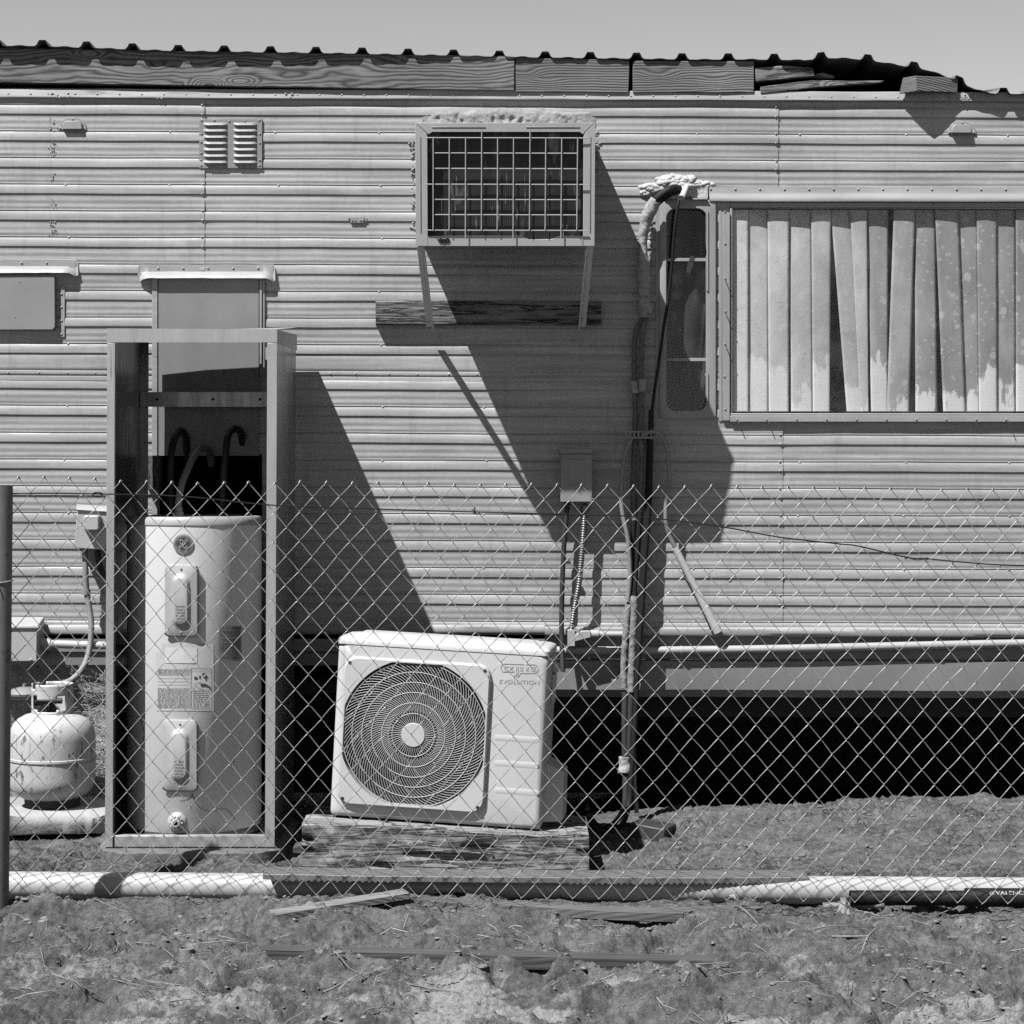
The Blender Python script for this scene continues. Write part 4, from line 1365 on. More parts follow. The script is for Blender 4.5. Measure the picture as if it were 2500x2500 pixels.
stroke([(-.02, .28), (-.1, .42), (-.26, .36), (-.30, .12), (-.18, .02), (-.04, .14), (.0, .30), (-.04, .02), (-.14, -.26), (-.30, -.40), (-.40, -.30), (-.30, -.16), (-.08, -.08), (.08, .0)], 0.0010)
stroke([(.08, .0), (.28, .16), (.32, .34), (.22, .42), (.12, .28), (.14, .10), (.24, .04), (.14, .0), (.02, -.16), (.06, -.34), (.22, -.42), (.36, -.30), (.30, -.20), (.22, -.28)], 0.0010)
mb.build('badge_monogram', BADGS, bd)

# big instruction label, torn at the corners
lab = tpatch(382, 1572, 521, 1735, 0.0016, 10, lambda i, j: (i == 0 and j == 0) or (i == 0 and j == 8)).build('instruction_label', PAPER, heat, True, 60)
tpatch(404, 1580, 481, 1619, 0.0030, 8).build('pasted_sticker', PAPERW, lab, True, 60)
mb = MB()
def tline(mb, x0, y, x1, h, off=0.0030):
    n = max(2, int((x1 - x0) / 12))
    vs = []
    for i in range(n + 1):
        px = x0 + (x1 - x0) * i / n
        vs += [tank_pt(px, y - h / 2, off), tank_pt(px, y + h / 2, off)]
    mb.add(vs, [(2 * i, 2 * i + 1, 2 * i + 3, 2 * i + 2) for i in range(n)])
y = 1634
while y < 1728:
    x_ = 386
    dense = not (1646 < y < 1676)
    while x_ < 464:
        w = random.uniform(4, 14)
        if dense: tline(mb, x_, y, min(x_ + w, 465), 0.9)
        x_ += w + 1.6
    if not dense: tline(mb, 387, y, 464, 0.6)
    y += 2.8 if dense else 8
for xx in (466.5, 515):
    tline(mb, xx, 1680, xx + 0.9, 98)
tline(mb, 467, 1631, 515.5, 0.9); tline(mb, 467, 1685, 515.5, 0.9); tline(mb, 467, 1729, 515.5, 0.9); tline(mb, 468, 1638, 515, 0.6)
y = 1689
while y < 1727:
    x_ = 471
    while x_ < 508:
        w = random.uniform(4, 11); tline(mb, x_, y, min(x_ + w, 511), 1.3); x_ += w + 1.8
    y += 4.6
mb.build('label_print', INK, lab, False)
mb = MB()      # drawing of a valve and a hand on the label
for a, b, w, h in ((474, 1655, 8, 6), (486, 1653, 4, 8), (494, 1651, 12, 5), (500, 1657, 4, 6), (493, 1645, 8, 4)):
    tline(mb, a, b, a + w, h, 0.0031)
mb.tube([tank_pt(490, 1671, 0.003), tank_pt(500, 1670, 0.003), tank_pt(512, 1677, 0.003)], 0.0022, 6)
for a, b in ((489, 1667), (488, 1671), (490, 1675)): mb.tube([tank_pt(a, b, 0.003), tank_pt(500, 1671, 0.003)], 0.0008, 5)
mb.tube(crom([tank_pt(473, 1670, 0.003), tank_pt(480, 1666, 0.003), tank_pt(490, 1664, 0.003)], 5), 0.0004, 5)
mb.tube(crom([tank_pt(473, 1672, 0.003), tank_pt(484, 1678, 0.003), tank_pt(497, 1684, 0.003)], 5), 0.0004, 5)
mb.build('label_drawing', INK, lab, True)

wl_ = tpatch(535, 1529, 589, 1613, 0.0014, 6).build('warning_sticker', PAPERG, heat, True, 60)
mb = MB()
fn = lambda a, b: tank_pt(a, b, 0.0030)
text_on(mb, 'DO NOT RETURN', 537.5, 1537, 588, 6.8, fn)
text_on(mb, 'NO REGRESE', 540, 1567.5, 584, 7.4, fn)
text_on(mb, '1-800-431-1549', 535.5, 1609, 577, 6.4, fn)
for y in (1541, 1544, 1547, 1550, 1553, 1571, 1574, 1577, 1580, 1583, 1586):
    x_ = 537
    while x_ < 582:
        w = random.uniform(3, 9); tline(mb, x_, y, min(x_ + w, 586), 1.1, 0.003); x_ += w + 1.5
for y in (1590, 1594.5, 1599): tline(mb, 537, y, 587, 0.6, 0.003)
mb.build('sticker_print', INK, wl_, False)

# drain valve
mb = MB()
p = tank_pt(433, 2006, 0)
mb.lathe([(0.034, -0.012), (0.034, 0.004), (0.030, 0.010), (0.018, 0.014), (0.018, 0.026), (0.016, 0.026), (0.016, 0.04), (0.013, 0.042), (0.008, 0.042), (0.008, 0.02)], p, 24, 'y')
dv = mb.build('drain_valve', BRASS, heat, True, 40)
mb = MB()
mb.lathe([(0.0078, 0.0), (0.0078, 0.036), (0.0004, 0.036)], p, 16, 'y')
mb.build('valve_mouth', CABLE, dv)
mb = MB()
for k in range(10):
    a = 2 * PI * k / 10
    mb.box(p + Vector((0.021 * math.cos(a), -0.024, 0.021 * math.sin(a))), (0.006, 0.016, 0.006), Matrix.Rotation(-a, 3, 'Y'))
mb.build('valve_wheel', BRASS, dv, True, 40, 0.001)
# rust cracks in the enamel
mb = MB()
for path in ([(470, 1938), (476, 1955), (490, 1972), (508, 1980), (528, 1981), (548, 1974), (566, 1990), (574, 2000)], [(470, 1938), (466, 1948), (452, 1953), (440, 1956)], [(593, 1820), (584, 1836), (572, 1852), (570, 1866)], [(572, 1852), (566, 1855)], [(356, 1742), (345, 1760), (352, 1790), (348, 1830)], [(350, 1352), (347, 1370)], [(352, 1400), (345, 1430), (350, 1470)]):
    q = [tank_pt(a + random.uniform(-1, 1), b, 0.0) for a, b in path]
    q = crom(q, 5)
    MB().tube([v + Vector((0.0012 * vn(v, 90), 0, 0.0012 * vn(v + Vector((3, 1, 0)), 90))) for v in q], 0.0013, 5).build('enamel_crack', RUST, heat)

# flexible connectors above the heater; the shaded pair coloured darker to show shade
def hose(label, pts_, r_, mat, fit=None):
    mb = MB(); corr_hose(mb, pts_, r_, 0.007, 0.05, 12)
    base = pts_[0]
    if fit:
        mb.lathe([(r_ * 1.5, 0), (r_ * 1.5, 0.018), (r_ * 1.2, 0.02), (r_ * 1.2, 0.035)], Vector(fit), 8)
    return tag(mb.build('flexible_hose', mat, None, True, 50, base=base), label, 'hose', 'flexible hoses above the water heater')
hz = zt_ - 0.004
hose('ribbed grey hose rising from the front of the water heater lid', [Vector((P(436, 0, .52).x, -.52, hz)), P(436, 1225, .515), P(443, 1185, .49), P(457, 1148, .43), P(475, 1112, .33), P(496, 1092, .20), P(512, 1105, .08), P(516, 1135, .0)], 0.0125, CONDG, (P(436, 0, .52).x, -.52, hz))
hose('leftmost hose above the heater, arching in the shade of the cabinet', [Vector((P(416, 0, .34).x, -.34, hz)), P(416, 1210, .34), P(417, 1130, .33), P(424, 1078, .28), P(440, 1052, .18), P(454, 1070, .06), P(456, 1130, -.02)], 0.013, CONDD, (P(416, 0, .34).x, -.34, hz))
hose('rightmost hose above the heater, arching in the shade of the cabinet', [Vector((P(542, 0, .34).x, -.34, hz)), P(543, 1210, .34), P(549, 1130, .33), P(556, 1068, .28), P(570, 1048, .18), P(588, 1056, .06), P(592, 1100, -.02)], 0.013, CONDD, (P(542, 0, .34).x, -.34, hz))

# ------------------------------------------------------------------ electric boxes, conduits and wall pipes
eb = thing('disconnect_box', 'small pale electric box with a square knob cover beside the metal cabinet', 'electric box', P(215, 1342, 0.0))
mb = MB()
mb.prism([(188, 1243), (262, 1247), (258, 1343), (181, 1338)], 0.004, 0.10)
mb.build('box_body', BOXP, eb, True, 35, 0.003)
mb = MB()
mb.add([P(187, 1231, .06), P(263, 1236, .06), P(265, 1249, .108), P(186, 1244, .108), P(186, 1247, .104), P(265, 1252, .104), P(187, 1231, 0.0), P(263, 1236, 0.0)], [(0, 1, 2, 3), (3, 2, 5, 4), (6, 7, 1, 0)])
mb.build('box_lid', BOXP, eb, True, 25)
mb = MB()
mb.prism(rrect(201, 1257, 243, 1297, 7), 0.10, 0.135, 0.004)
mb.build('knob_cover', BOXP, eb, True, 35, 0.004, 3)
mb = MB(); corr_hose(mb, [P(207, 1340, .06), P(209, 1390, .065), P(211, 1440, .065), P(219, 1490, .07), P(223, 1530, .08), P(220, 1575, .09), P(210, 1615, .11), P(192, 1645, .13), P(168, 1664, .15), P(150, 1668, .17)], 0.0115, 0.008, 0.08, 12)
mb.lathe([(0.017, 0), (0.017, 0.02), (0.0145, 0.02)], P(210, 1452, .065), 12)
tag(mb.build('flexible_conduit', CONDG, None, True, 50, base=P(207, 1340, .06)), 'grey ribbed conduit curving from the small disconnect box to the propane tank', 'conduit')
mb = MB(); corr_hose(mb, [P(238, 1342, .05), P(242, 1375, .05), P(252, 1400, .04), P(275, 1418, .03)], 0.012, 0.008, 0.08, 10)
tag(mb.build('flexible_conduit', CONDD, None, True, 50, base=P(238, 1342, .05)), 'short dark ribbed conduit curving away under the small disconnect box', 'conduit')

lb_ = thing('junction_box', 'pale sheet metal box with a sloped top low on the wall', 'electric box', P(60, 1616, 0.0))
mb = MB()
a = [P(-60, 1531, .14), P(90, 1531, .14), P(90, 1615, .14), P(-60, 1615, .14)]
b_ = [Vector((p.x, 0.0, p.z)) for p in a]
top = [Vector((a[0].x, -0.02, a[0].z + 0.03)), Vector((a[1].x, -0.02, a[1].z + 0.03))]
mb.add(a + b_ + top, [(0, 1, 2, 3), (0, 8, 9, 1), (1, 9, 5, 6, 2), (3, 2, 6, 7), (4, 0, 3, 7), (8, 4, 5, 9)])
mb.build('box_body', BOXP, lb_, True, 30, 0.003)
mb = MB(); mb.pbox(-60, 1529, 94, 1534, 0.13, 0.147); mb.rivet(76, 1610, .14, 0.005, 0.004)
mb.build('box_lip', BOXP, lb_, True, 30, 0.001)
mb = MB(); mb.tube([P(92, 1571, .07), P(180, 1574, .07), P(330, 1577, .07), P(700, 1583, .07)], 0.0155, 14)
mb.tube([P(101, 1571, .07), P(124, 1572, .07)], 0.020, 14); mb.tube([P(112, 1571, .07), P(118, 1572, .07)], 0.022, 14)
tag(mb.build('water_pipe', PIPEP, None, True, 40, base=P(92, 1571, .07)), 'white pipe leaving the sloped junction box behind the cabinet', 'pipe')

bb = thing('breaker_box', 'grey breaker box with a pressed door in the shade on the wall', 'electric box', P(1408, 1228, 0.0))
MB().pbox(1368, 1107, 1446, 1226, 0.004, 0.095).build('box_body', BOXG, bb, True, 35, 0.003)
mb = MB(); mb.pbox(1366, 1094, 1449, 1107.5, 0.002, 0.106); mb.build('box_lid', BOXG, bb, True, 35, 0.003)
mb = MB(); o_, i_ = rrect(1384, 1118, 1431, 1186, 4), rrect(1390, 1124, 1425, 1180, 3)
mb.loops([[P(x_, y_, .0945) for x_, y_ in o_], [P(x_, y_, .099) for x_, y_ in i_]], True, False, True)
mb.build('pressed_door', BOXG, bb, True, 20)
mb = MB(); corr_hose(mb, [P(1427, 1228, .06), P(1427, 1262, .06), P(1424, 1310, .06), P(1419, 1370, .065), P(1413, 1430, .07), P(1404, 1480, .06), P(1398, 1520, .055), P(1395, 1545, .05)], 0.0105, 0.0092, 0.14, 12)
mb.lathe([(0.016, -0.015), (0.016, 0.012), (0.012, 0.014)], P(1428, 1242, .06), 12)
tag(mb.build('flexible_conduit', FLEX, None, True, 50, base=P(1427, 1228, .06)), 'ringed metal flexible conduit dropping from the grey breaker box', 'conduit')
mb = MB(); mb.tube(crom([P(1385, 1226, .05), P(1383, 1262, .05), P(1377, 1330, .05), P(1373, 1420, .05), P(1371, 1520, .05), P(1372, 1580, .06), P(1374, 1640, .08)], 4), 0.0095, 10)
mb.box(P(1383, 1373, .055), (0.034, 0.012, 0.012))
tag(mb.build('rigid_conduit', CONDD, None, True, 50, base=P(1385, 1226, .05)), 'straight dark rigid conduit left of the ringed one under the breaker box', 'conduit')
mb = MB()
mb.pbox(1386, 1538, 1404, 1578, 0.02, 0.075)
mb.prism([(1404, 1549), (1420, 1541), (1442, 1541), (1442, 1556), (1404, 1566)], 0.03, 0.075)
mb.tube([P(1440, 1548, .055), P(1560, 1549, .055)], 0.0120, 12)
mb.tube([P(1442, 1548, .055), P(1462, 1548, .055)], 0.0165, 12)
tag(mb.build('elbow_fitting', PIPEP, None, True, 35, 0.0015, base=P(1400, 1578, .05)), 'pale elbow fitting where the ringed conduit meets the belt rail', 'conduit fitting')
mb = MB()
mb.tube(crom([P(1330, 1588, .008), P(1600, 1588, .008), P(1900, 1584, .008), P(2200, 1577, .008), P(2500, 1570, .008), P(3400, 1550, .008)], 6), 0.0155, 14)
for px, py in ((1432, 1588), (2282, 1575), (1660, 1588)): mb.tube([P(px, py, .008), P(px + 6, py, .008)], 0.0175, 14)
tag(mb.build('water_pipe', PIPEP, None, True, 40, base=P(1330, 1588, .008)), 'long painted pipe running under the siding, rising to the right', 'pipe')

# ------------------------------------------------------------------ refrigerant line bundle
ls_ = thing('line_set', 'bundle of wrapped refrigerant lines running down the wall between the units', 'pipe bundle', P(1545, 1990, 0.05))
mb = MB()
mb.tube(crom([P(1660, 462, .03), P(1640, 462, .075), P(1612, 478, .085), P(1590, 505, .07), P(1580, 530, .06)], 6), 0.016, 12)
mb.tube(crom([P(1655, 466, .03), P(1630, 478, .07), P(1604, 500, .07), P(1589, 530, .055)], 6), 0.010, 12)
mb.build('black_insulation', CABLE, ls_)
mb = MB()
q = crom([P(1602, 488, .075), P(1588, 512, .068), P(1576, 540, .06), P(1570, 580, .055), P(1569, 620, .05), P(1572, 665, .05)], 14)
mb.tube(q, 0.026, 22, True, [0.0215 + 0.004 * math.sin(i * 0.1) for i in range(len(q))], 0.16)
mb.build('wrapped_hose', WRAP, ls_, True, 80)
mb = MB()
q = crom([P(1571, 650, .05), P(1572, 690, .05), P(1574, 740, .05), P(1577, 775, .05)], 14)
mb.tube(q, 0.027, 22, True, [0.0235] * len(q), 0.12)
q = crom([P(1576, 742, .05), P(1577, 758, .05), P(1578, 768, .05)], 8)
mb.tube(q, 0.031, 22, True, [0.0275] * len(q), 0.2)
q = crom([P(1571, 664, .05), P(1572, 676, .05), P(1573, 690, .05)], 8)
mb.tube(q, 0.028, 22, True, [0.0262] * len(q), 0.14)
mb.build('wrapped_hose', WRAP, ls_, True, 80)
mb = MB()
for pts_ in ([P(1570, 775, .045), P(1556, 800, .04), P(1549, 830, .04), P(1549, 900, .04), P(1551, 1000, .04), P(1549, 1100, .04), P(1546, 1180, .04), P(1548, 1270, .045)],
             [P(1578, 772, .055), P(1572, 800, .05), P(1567, 840, .05), P(1566, 950, .05), P(1567, 1060, .05), P(1566, 1150, .05), P(1562, 1250, .05)]):
    q = crom(pts_, 16)
    MB().tube(q, 0.011, 14, True, [0.0098 + 0.002 * vn((i * .31, 0, 0)) for i in range(len(q))], 0.38).build('perished_insulation', WRAPD, ls_, True, 80)
mb = MB()
for pts_ in ([P(1548, 1270, .05), P(1543, 1360, .05), P(1538, 1440, .055), P(1535, 1520, .06), P(1532, 1620, .07)],
             [P(1563, 1250, .055), P(1556, 1350, .055), P(1550, 1440, .06), P(1546, 1560, .07)],
             [P(1584, 1060, .045), P(1583, 1150, .05), P(1578, 1260, .055), P(1568, 1380, .06), P(1560, 1500, .07), P(1552, 1640, .08), P(1540, 1780, .10), P(1534, 1880, .12), P(1530, 1950, .14), P(1512, 1995, .17), P(1480, 2022, .22), P(1452, 2010, .27), P(1434, 1975, .32)],
             [P(1590, 1000, .05), P(1588, 1100, .055), P(1584, 1240, .06), P(1574, 1370, .065), P(1566, 1500, .075), P(1556, 1640, .09), P(1548, 1800, .11), P(1540, 1900, .13), P(1536, 1960, .15), P(1520, 2010, .2), P(1490, 2034, .26), P(1450, 2020, .3), P(1436, 1990, .34)]):  # tube added where a dark strip runs beside the bundle
    MB().tube(crom(pts_, 8), 0.0105, 10).build('black_line', CABLE, ls_)
mb = MB()
for pts_, r_ in (([P(1534, 1475, .062), P(1528, 1540, .068), P(1524, 1600, .075), P(1522, 1660, .085), P(1525, 1680, .09)], 0.0125), ([P(1549, 1455, .062), P(1546, 1540, .07), P(1543, 1600, .078), P(1541, 1650, .088), P(1540, 1690, .095)], 0.0135)):
    q = crom(pts_, 16); MB().tube(q, r_, 16, True, [r_] * len(q), 0.28).build('perished_insulation', WRAPM, ls_, True, 80)
mb = MB()
q = crom([P(1526, 1848, .11), P(1526, 1870, .11), P(1524, 1890, .12)], 10); mb.tube(q, 0.024, 18, True, [0.024] * len(q), 0.2); mb.build('tape_wrap', WRAP, ls_, True, 80); mb = MB()
q = crom([P(1549, 930, .045), P(1550, 948, .045), P(1550, 960, .045)], 8); mb.tube(q, 0.015, 14, True, [0.0145] * len(q), 0.25); mb.build('tape_wrap', WRAP, ls_, True, 80); mb = MB()
q = crom([P(1568, 926, .05), P(1568, 946, .05), P(1568, 956, .05)], 8); mb.tube(q, 0.016, 14, True, [0.0155] * len(q), 0.25)
mb.build('tape_wrap', WRAP, ls_, True, 80)
mb = MB()
for pts_ in ([P(1526, 1690, .085), P(1525, 1770, .1), P(1526, 1850, .11)], [P(1541, 1690, .09), P(1538, 1770, .1), P(1534, 1850, .11)], [P(1527, 1888, .12), P(1527, 1960, .14), P(1522, 1990, .16)]):
    MB().tube(crom(pts_, 8), 0.0125, 12).build('bare_line', CONDD, ls_)
mb = MB()
for k in range(9):
    px = 1515 + k * 10.4
    mb.pbox(px, 1053 + k * .6, px + 4.4, 1068 + k * .6, 0.066, 0.068)
mb.pbox(1513, 1052, 1603, 1056, 0.0655, 0.0685); mb.pbox(1513, 1066, 1603, 1071, 0.0655, 0.0685)
mb.rivet(1516, 1061, .068, 0.005, 0.004)
mb.build('perforated_strap', ARM, ls_, True, 35)
mb = MB()      # toothed strip beside the wrapped hose
for k in range(9):
    mb.prism([(1588, 545 + k * 12), (1594, 541 + k * 12), (1594, 552 + k * 12), (1586, 553 + k * 12)], 0.008, 0.022)
mb.build('perforated_strap', ARM, ls_, True, 35)

mb = MB()      # foam blob around the wall outlet, swollen out of many bubbles
rf = random.Random(3)
for cx_, cy_, rx_, ry_, dd, cnt in ((1652, 446, 52, 17, .030, 120), (1606, 460, 42, 11, .018, 70), (1664, 462, 30, 17, .044, 70), (1640, 476, 26, 9, .036, 40), (1706, 452, 34, 8, .014, 50), (1576, 470, 14, 7, .012, 20)):
    for k in range(cnt):
        a, q_ = rf.uniform(0, 2 * PI), math.sqrt(rf.random())
        x_, y_ = cx_ + rx_ * q_ * math.cos(a), cy_ + ry_ * q_ * math.sin(a)
        dep = dd * math.sqrt(max(0.05, 1 - q_ * q_)) * rf.uniform(.8, 1.1)
        r_ = rf.uniform(.005, .012)
        c = P(x_, y_, max(0.0, dep - r_ * .6))
        vs, fs = [], []
        n, m = 10, 6
        for jj in range(m + 1):
            t = PI * jj / m
            for kk in range(n):
                b = 2 * PI * kk / n
                v = Vector((math.sin(t) * math.cos(b) * 1.5, -math.cos(t), math.sin(t) * math.sin(b)))
                vs.append(c + v * r_ * (1 + .3 * vn(v * 1.3 + c * 40)))
        for jj in range(m):
            for kk in range(n):
                p_, q2 = jj * n + kk, jj * n + (kk + 1) % n
                fs.append((p_, q2, q2 + n, p_ + n))
        mb.add(vs, fs)
tag(mb.build('foam_filler', PLAST, None, True, 70, base=P(1650, 480, .01)), 'crumbly white foam lump where the pipes enter the wall over the narrow window', 'foam filler')
mb = MB()
mb.tube([P(1676, 455, .03), P(1668, 476, .085), P(1664, 483, .098)], 0.0115, 14)
mb.tube([P(1665, 481, .096), P(1663.6, 483.5, .1005)], 0.0128, 14)
tag(mb.build('pipe_stub', FOAMT, None, True, 40, base=P(1676, 455, .03)), 'short white pipe stub poking out of the foam lump', 'pipe')
mb = MB(); mb.pbox(1687, 455, 1729, 484, 0.002, 0.012); mb.pbox(1687, 484.5, 1728, 487, 0.002, 0.03)
tag(mb.build('painted_patch', PLAST, None, True, 40, 0.002, base=P(1708, 487, 0)), 'white painted patch plate between the foam lump and the window header', 'patch plate')
mb = MB(); mb.tube(crom([P(1662, 474, .06), P(1655, 500, .075), P(1647, 560, .07), P(1640, 650, .06), P(1630, 740, .05), P(1620, 800, .045), P(1612, 860, .04), P(1597, 960, .045), P(1588, 1040, .05), P(1584, 1120, .055)], 8), 0.0058, 8)
tag(mb.build('black_cable', CABLE, None, True, 50, base=P(1662, 474, .06)), 'thin black cable hanging across the narrow window', 'cable')
def dhose(label, pts_, r_, mat, pitch=0.006):
    mb = MB(); corr_hose(mb, pts_, r_, pitch, 0.06, 12)
    return tag(mb.build('drain_hose', mat, None, True, 50, base=pts_[0]), label, 'hose')
dhose('grey drain hose looping left of the wrapped line bundle', [P(1541, 1075, .06), P(1527, 1105, .07), P(1519, 1150, .075), P(1516, 1210, .075), P(1521, 1260, .075), P(1532, 1310, .075), P(1537, 1360, .07), P(1538, 1410, .065), P(1533, 1470, .06)], 0.0085, CONDG)
dhose('grey drain hose looping right of the bundle into the white foam tube', [P(1572, 1062, .06), P(1590, 1054, .075), P(1612, 1060, .085), P(1626, 1085, .09), P(1633, 1130, .09), P(1633, 1175, .09), P(1627, 1220, .075), P(1626, 1270, .068), P(1634, 1305, .06), P(1650, 1340, .055)], 0.0088, CONDG)
ft = thing('foam_tube', 'white split foam tube hanging on the wall at a slant', 'foam tube', P(1752, 1545, .06))
mb = MB()
ax = [P(1648, 1338, .055), P(1680, 1400, .048), P(1715, 1470, .042), P(1740, 1520, .036), P(1752, 1544, .034)]
q = crom(ax, 8)
rad = [0.0135 + 0.0055 * min(1, max(0, i / len(q) - .35) * 2.2) for i in range(len(q))]
mb.tube(q, 0.017, 16, True, rad)
mb.build('tube_body', FOAMT, ft, True, 50)
mb = MB(); qq = [v + Vector((-0.014, -0.006, -0.006)) for v in q[int(len(q) * .5):]]
mb.tube(qq, 0.004, 8, True, [0.0015 + 0.006 * i / len(qq) for i in range(len(qq))])
mb.build('tube_split', CONDD, ft)
dhose('pale corrugated hose hanging from the skirt to the ground by the lines', [P(1548, 1690, .06), P(1547, 1760, .07), P(1547, 1840, .08), P(1548, 1910, .09), P(1551, 1950, .1), P(1555, 1985, .12)], 0.009, CONDG, 0.007)

# ------------------------------------------------------------------ propane tank, slab, straw
tx, ty, td = P(128, 0, .25).x, -.25, .25
pt = thing('propane_tank', 'white dirty propane cylinder on a concrete slab left of the metal cabinet', 'propane tank', (tx, ty, P(0, 1968, .25).z))
zz = lambda y: P(0, y, .25 + .15).z
z0_, zt1 = P(0, 1958, .30).z, P(0, 1737, .25).z
r_ = 0.157
zw = (z0_ + zt1) / 2 - 0.006
prof = [(0.001, z0_ + 0.002), (0.07, z0_ + 0.003), (0.108, z0_ + 0.012), (0.134, z0_ + 0.028), (0.150, z0_ + 0.050), (0.1555, z0_ + 0.070), (r_, z0_ + 0.088), (r_, zw - 0.006), (r_ + 0.004, zw - 0.004), (r_ + 0.004, zw + 0.004), (r_, zw + 0.006), (r_, zt1 - 0.100), (0.1555, zt1 - 0.080), (0.150, zt1 - 0.060), (0.140, zt1 - 0.040), (0.124, zt1 - 0.024), (0.100, zt1 - 0.011), (0.070, zt1 - 0.004), (0.04, zt1), (0.001, zt1 + 0.001)]
MB().lathe(prof, (tx, ty, 0), 64).build('tank_body', PROP, pt, True, 30)
mb = MB()
mb.lathe([(0.098, z0_ - 0.022), (0.100, z0_ - 0.022), (0.103, z0_ + 0.022), (0.101, z0_ + 0.022)], (tx, ty, 0), 40)
mb.build('foot_ring', RUST, pt, True, 40)
mb = MB()       # collar: curved guard with two hand holes
cr, ch0, ch1 = 0.076, zt1 - 0.012, P(0, 1668, .25).z
vs, fs = [], []
n, m = 64, 14
for j in range(m + 1):
    for k in range(n + 1):
        a = R(140) + R(340) * k / n + 0
        vs.append(Vector((tx + cr * math.cos(a), ty + cr * math.sin(a), ch0 + (ch1 - ch0) * j / m)))
for j in range(m):
    for k in range(n):
        a = math.degrees(R(140) + R(340) * (k + .5) / n) % 360
        t = (j + .5) / m
        if 0.18 < t < 0.62 and (212 < a < 238 or 292 < a < 322): continue
        if 0.12 < t < 0.5 and 238 <= a <= 292: continue
        if t > 0.86 and (180 < a < 232): continue
        q = j * (n + 1) + k
        fs.append((q, q + 1, q + n + 2, q + n + 1))
o = mb.add(vs, fs).build('collar', PROP, pt, True, 40)
s = o.modifiers.new('thick', 'SOLIDIFY'); s.thickness = 0.004
mb = MB()
fn2 = lambda a_, b_: (lambda x_: Vector((tx + x_, ty - math.sqrt(max(1e-6, (cr + .0035) ** 2 - x_ * x_)), CAMZ - (b_ - HY) * S(.33))))((a_ - 128) * S(.33))
text_on(mb, '4 1 7 0 0 1 2 0', 94, 1686, 124, 4, fn2)
text_on(mb, '7 8 1 1 1 2', 150, 1683, 176, 4, fn2)
mb.build('stamped_number', INKF, o, False)
mb = MB()
mb.lathe([(0.022, 0), (0.022, 0.02), (0.012, 0.022), (0.012, 0.05), (0.018, 0.052), (0.018, 0.07), (0.006, 0.072)], (tx, ty, zt1 - 0.004), 14)
mb.tube([Vector((tx - 0.055, ty - 0.02, zt1 + 0.042)), Vector((tx + 0.04, ty - 0.02, zt1 + 0.042))], 0.011, 10)
mb.tube([Vector((tx - 0.062, ty - 0.02, zt1 + 0.042)), Vector((tx - 0.03, ty - 0.02, zt1 + 0.044))], 0.019, 10)
mb.build('tank_valve', CONDD, pt, True, 40)

mb = MB()
sl = []
for k in range(160):
    t = 2 * PI * k / 160
    a = math.copysign(abs(math.cos(t)) ** 0.4, math.cos(t)); b = math.copysign(abs(math.sin(t)) ** 0.4, math.sin(t))
    sl.append((P(95, 0, .3).x + a * 0.30 + 0.014 * vn((a * 3, b * 3, 1)) + .008 * vn((a * 11, b * 11, 2)), -.20 + b * 0.235 + 0.018 * vn((a * 4, b * 4, 6)) + .010 * vn((a * 12, b * 12, 9))))
st = z0_ - 0.022
mb.loops([[Vector((x_ * 1.0, y_ * 0.97, st - 0.075 + 0.012 * vn((x_ * 14, y_ * 14, 3)))) for x_, y_ in sl], [Vector((x_, y_, st - 0.040)) for x_, y_ in sl], [Vector((x_ + .004, y_, st - 0.014 + 0.012 * vn((x_ * 20, y_ * 20, 1)))) for x_, y_ in sl], [Vector((P(95, 0, .3).x + (x_ - P(95, 0, .3).x) * .94, -.2 + (y_ + .2) * .92, st)) for x_, y_ in sl]], True, True, True)
tag(mb.build('concrete_slab', CONC, None, True, 60, base=(P(95, 0, .3).x, -.2, st - .07)), 'thick pale rough concrete slab under the propane cylinder', 'concrete slab')
for x_, nm_ in ((-0.22, 'dark block under the left part of the pale slab of the propane cylinder'), (0.20, 'dark block under the right part of the pale slab, next to the metal cabinet')):
    tag(MB().box((P(95, 0, .3).x + x_, -.10, st - 0.125), (0.16, 0.30, 0.10), Matrix.Rotation(0.05, 3, 'Z')).build('support_block', CONCD, None, True, 40, 0.004, base=(P(95, 0, .3).x + x_, -.1, st - .17)), nm_, 'concrete block')
mb = MB()
mb.lathe([(0.028, 0.0), (0.030, 0.012), (0.062, 0.014), (0.064, 0.022), (0.050, 0.036), (0.02, 0.044), (0.008, 0.045), (0.008, 0.056), (0.001, 0.057)], (P(60, 0, .2).x, -.2, P(0, 1706, .2).z), 28)
mb.tube([Vector((P(60, 0, .2).x - .11, -.2, P(0, 1703, .2).z)), Vector((P(60, 0, .2).x + 0.09, -.2, P(0, 1703, .2).z))], 0.009, 10)
mb.tube([Vector((P(60, 0, .2).x + 0.02, -.2, P(0, 1703, .2).z)), Vector((P(60, 0, .2).x + .10, -.2, P(0, 1703, .2).z)), Vector((tx, ty, zt1 + 0.05))], 0.006, 10)
tag(mb.build('gas_regulator', PANEL, None, True, 35, base=(P(60, 0, .2).x, -.2, P(0, 1706, .2).z)), 'round grey gas regulator beside the collar of the propane cylinder', 'gas regulator')

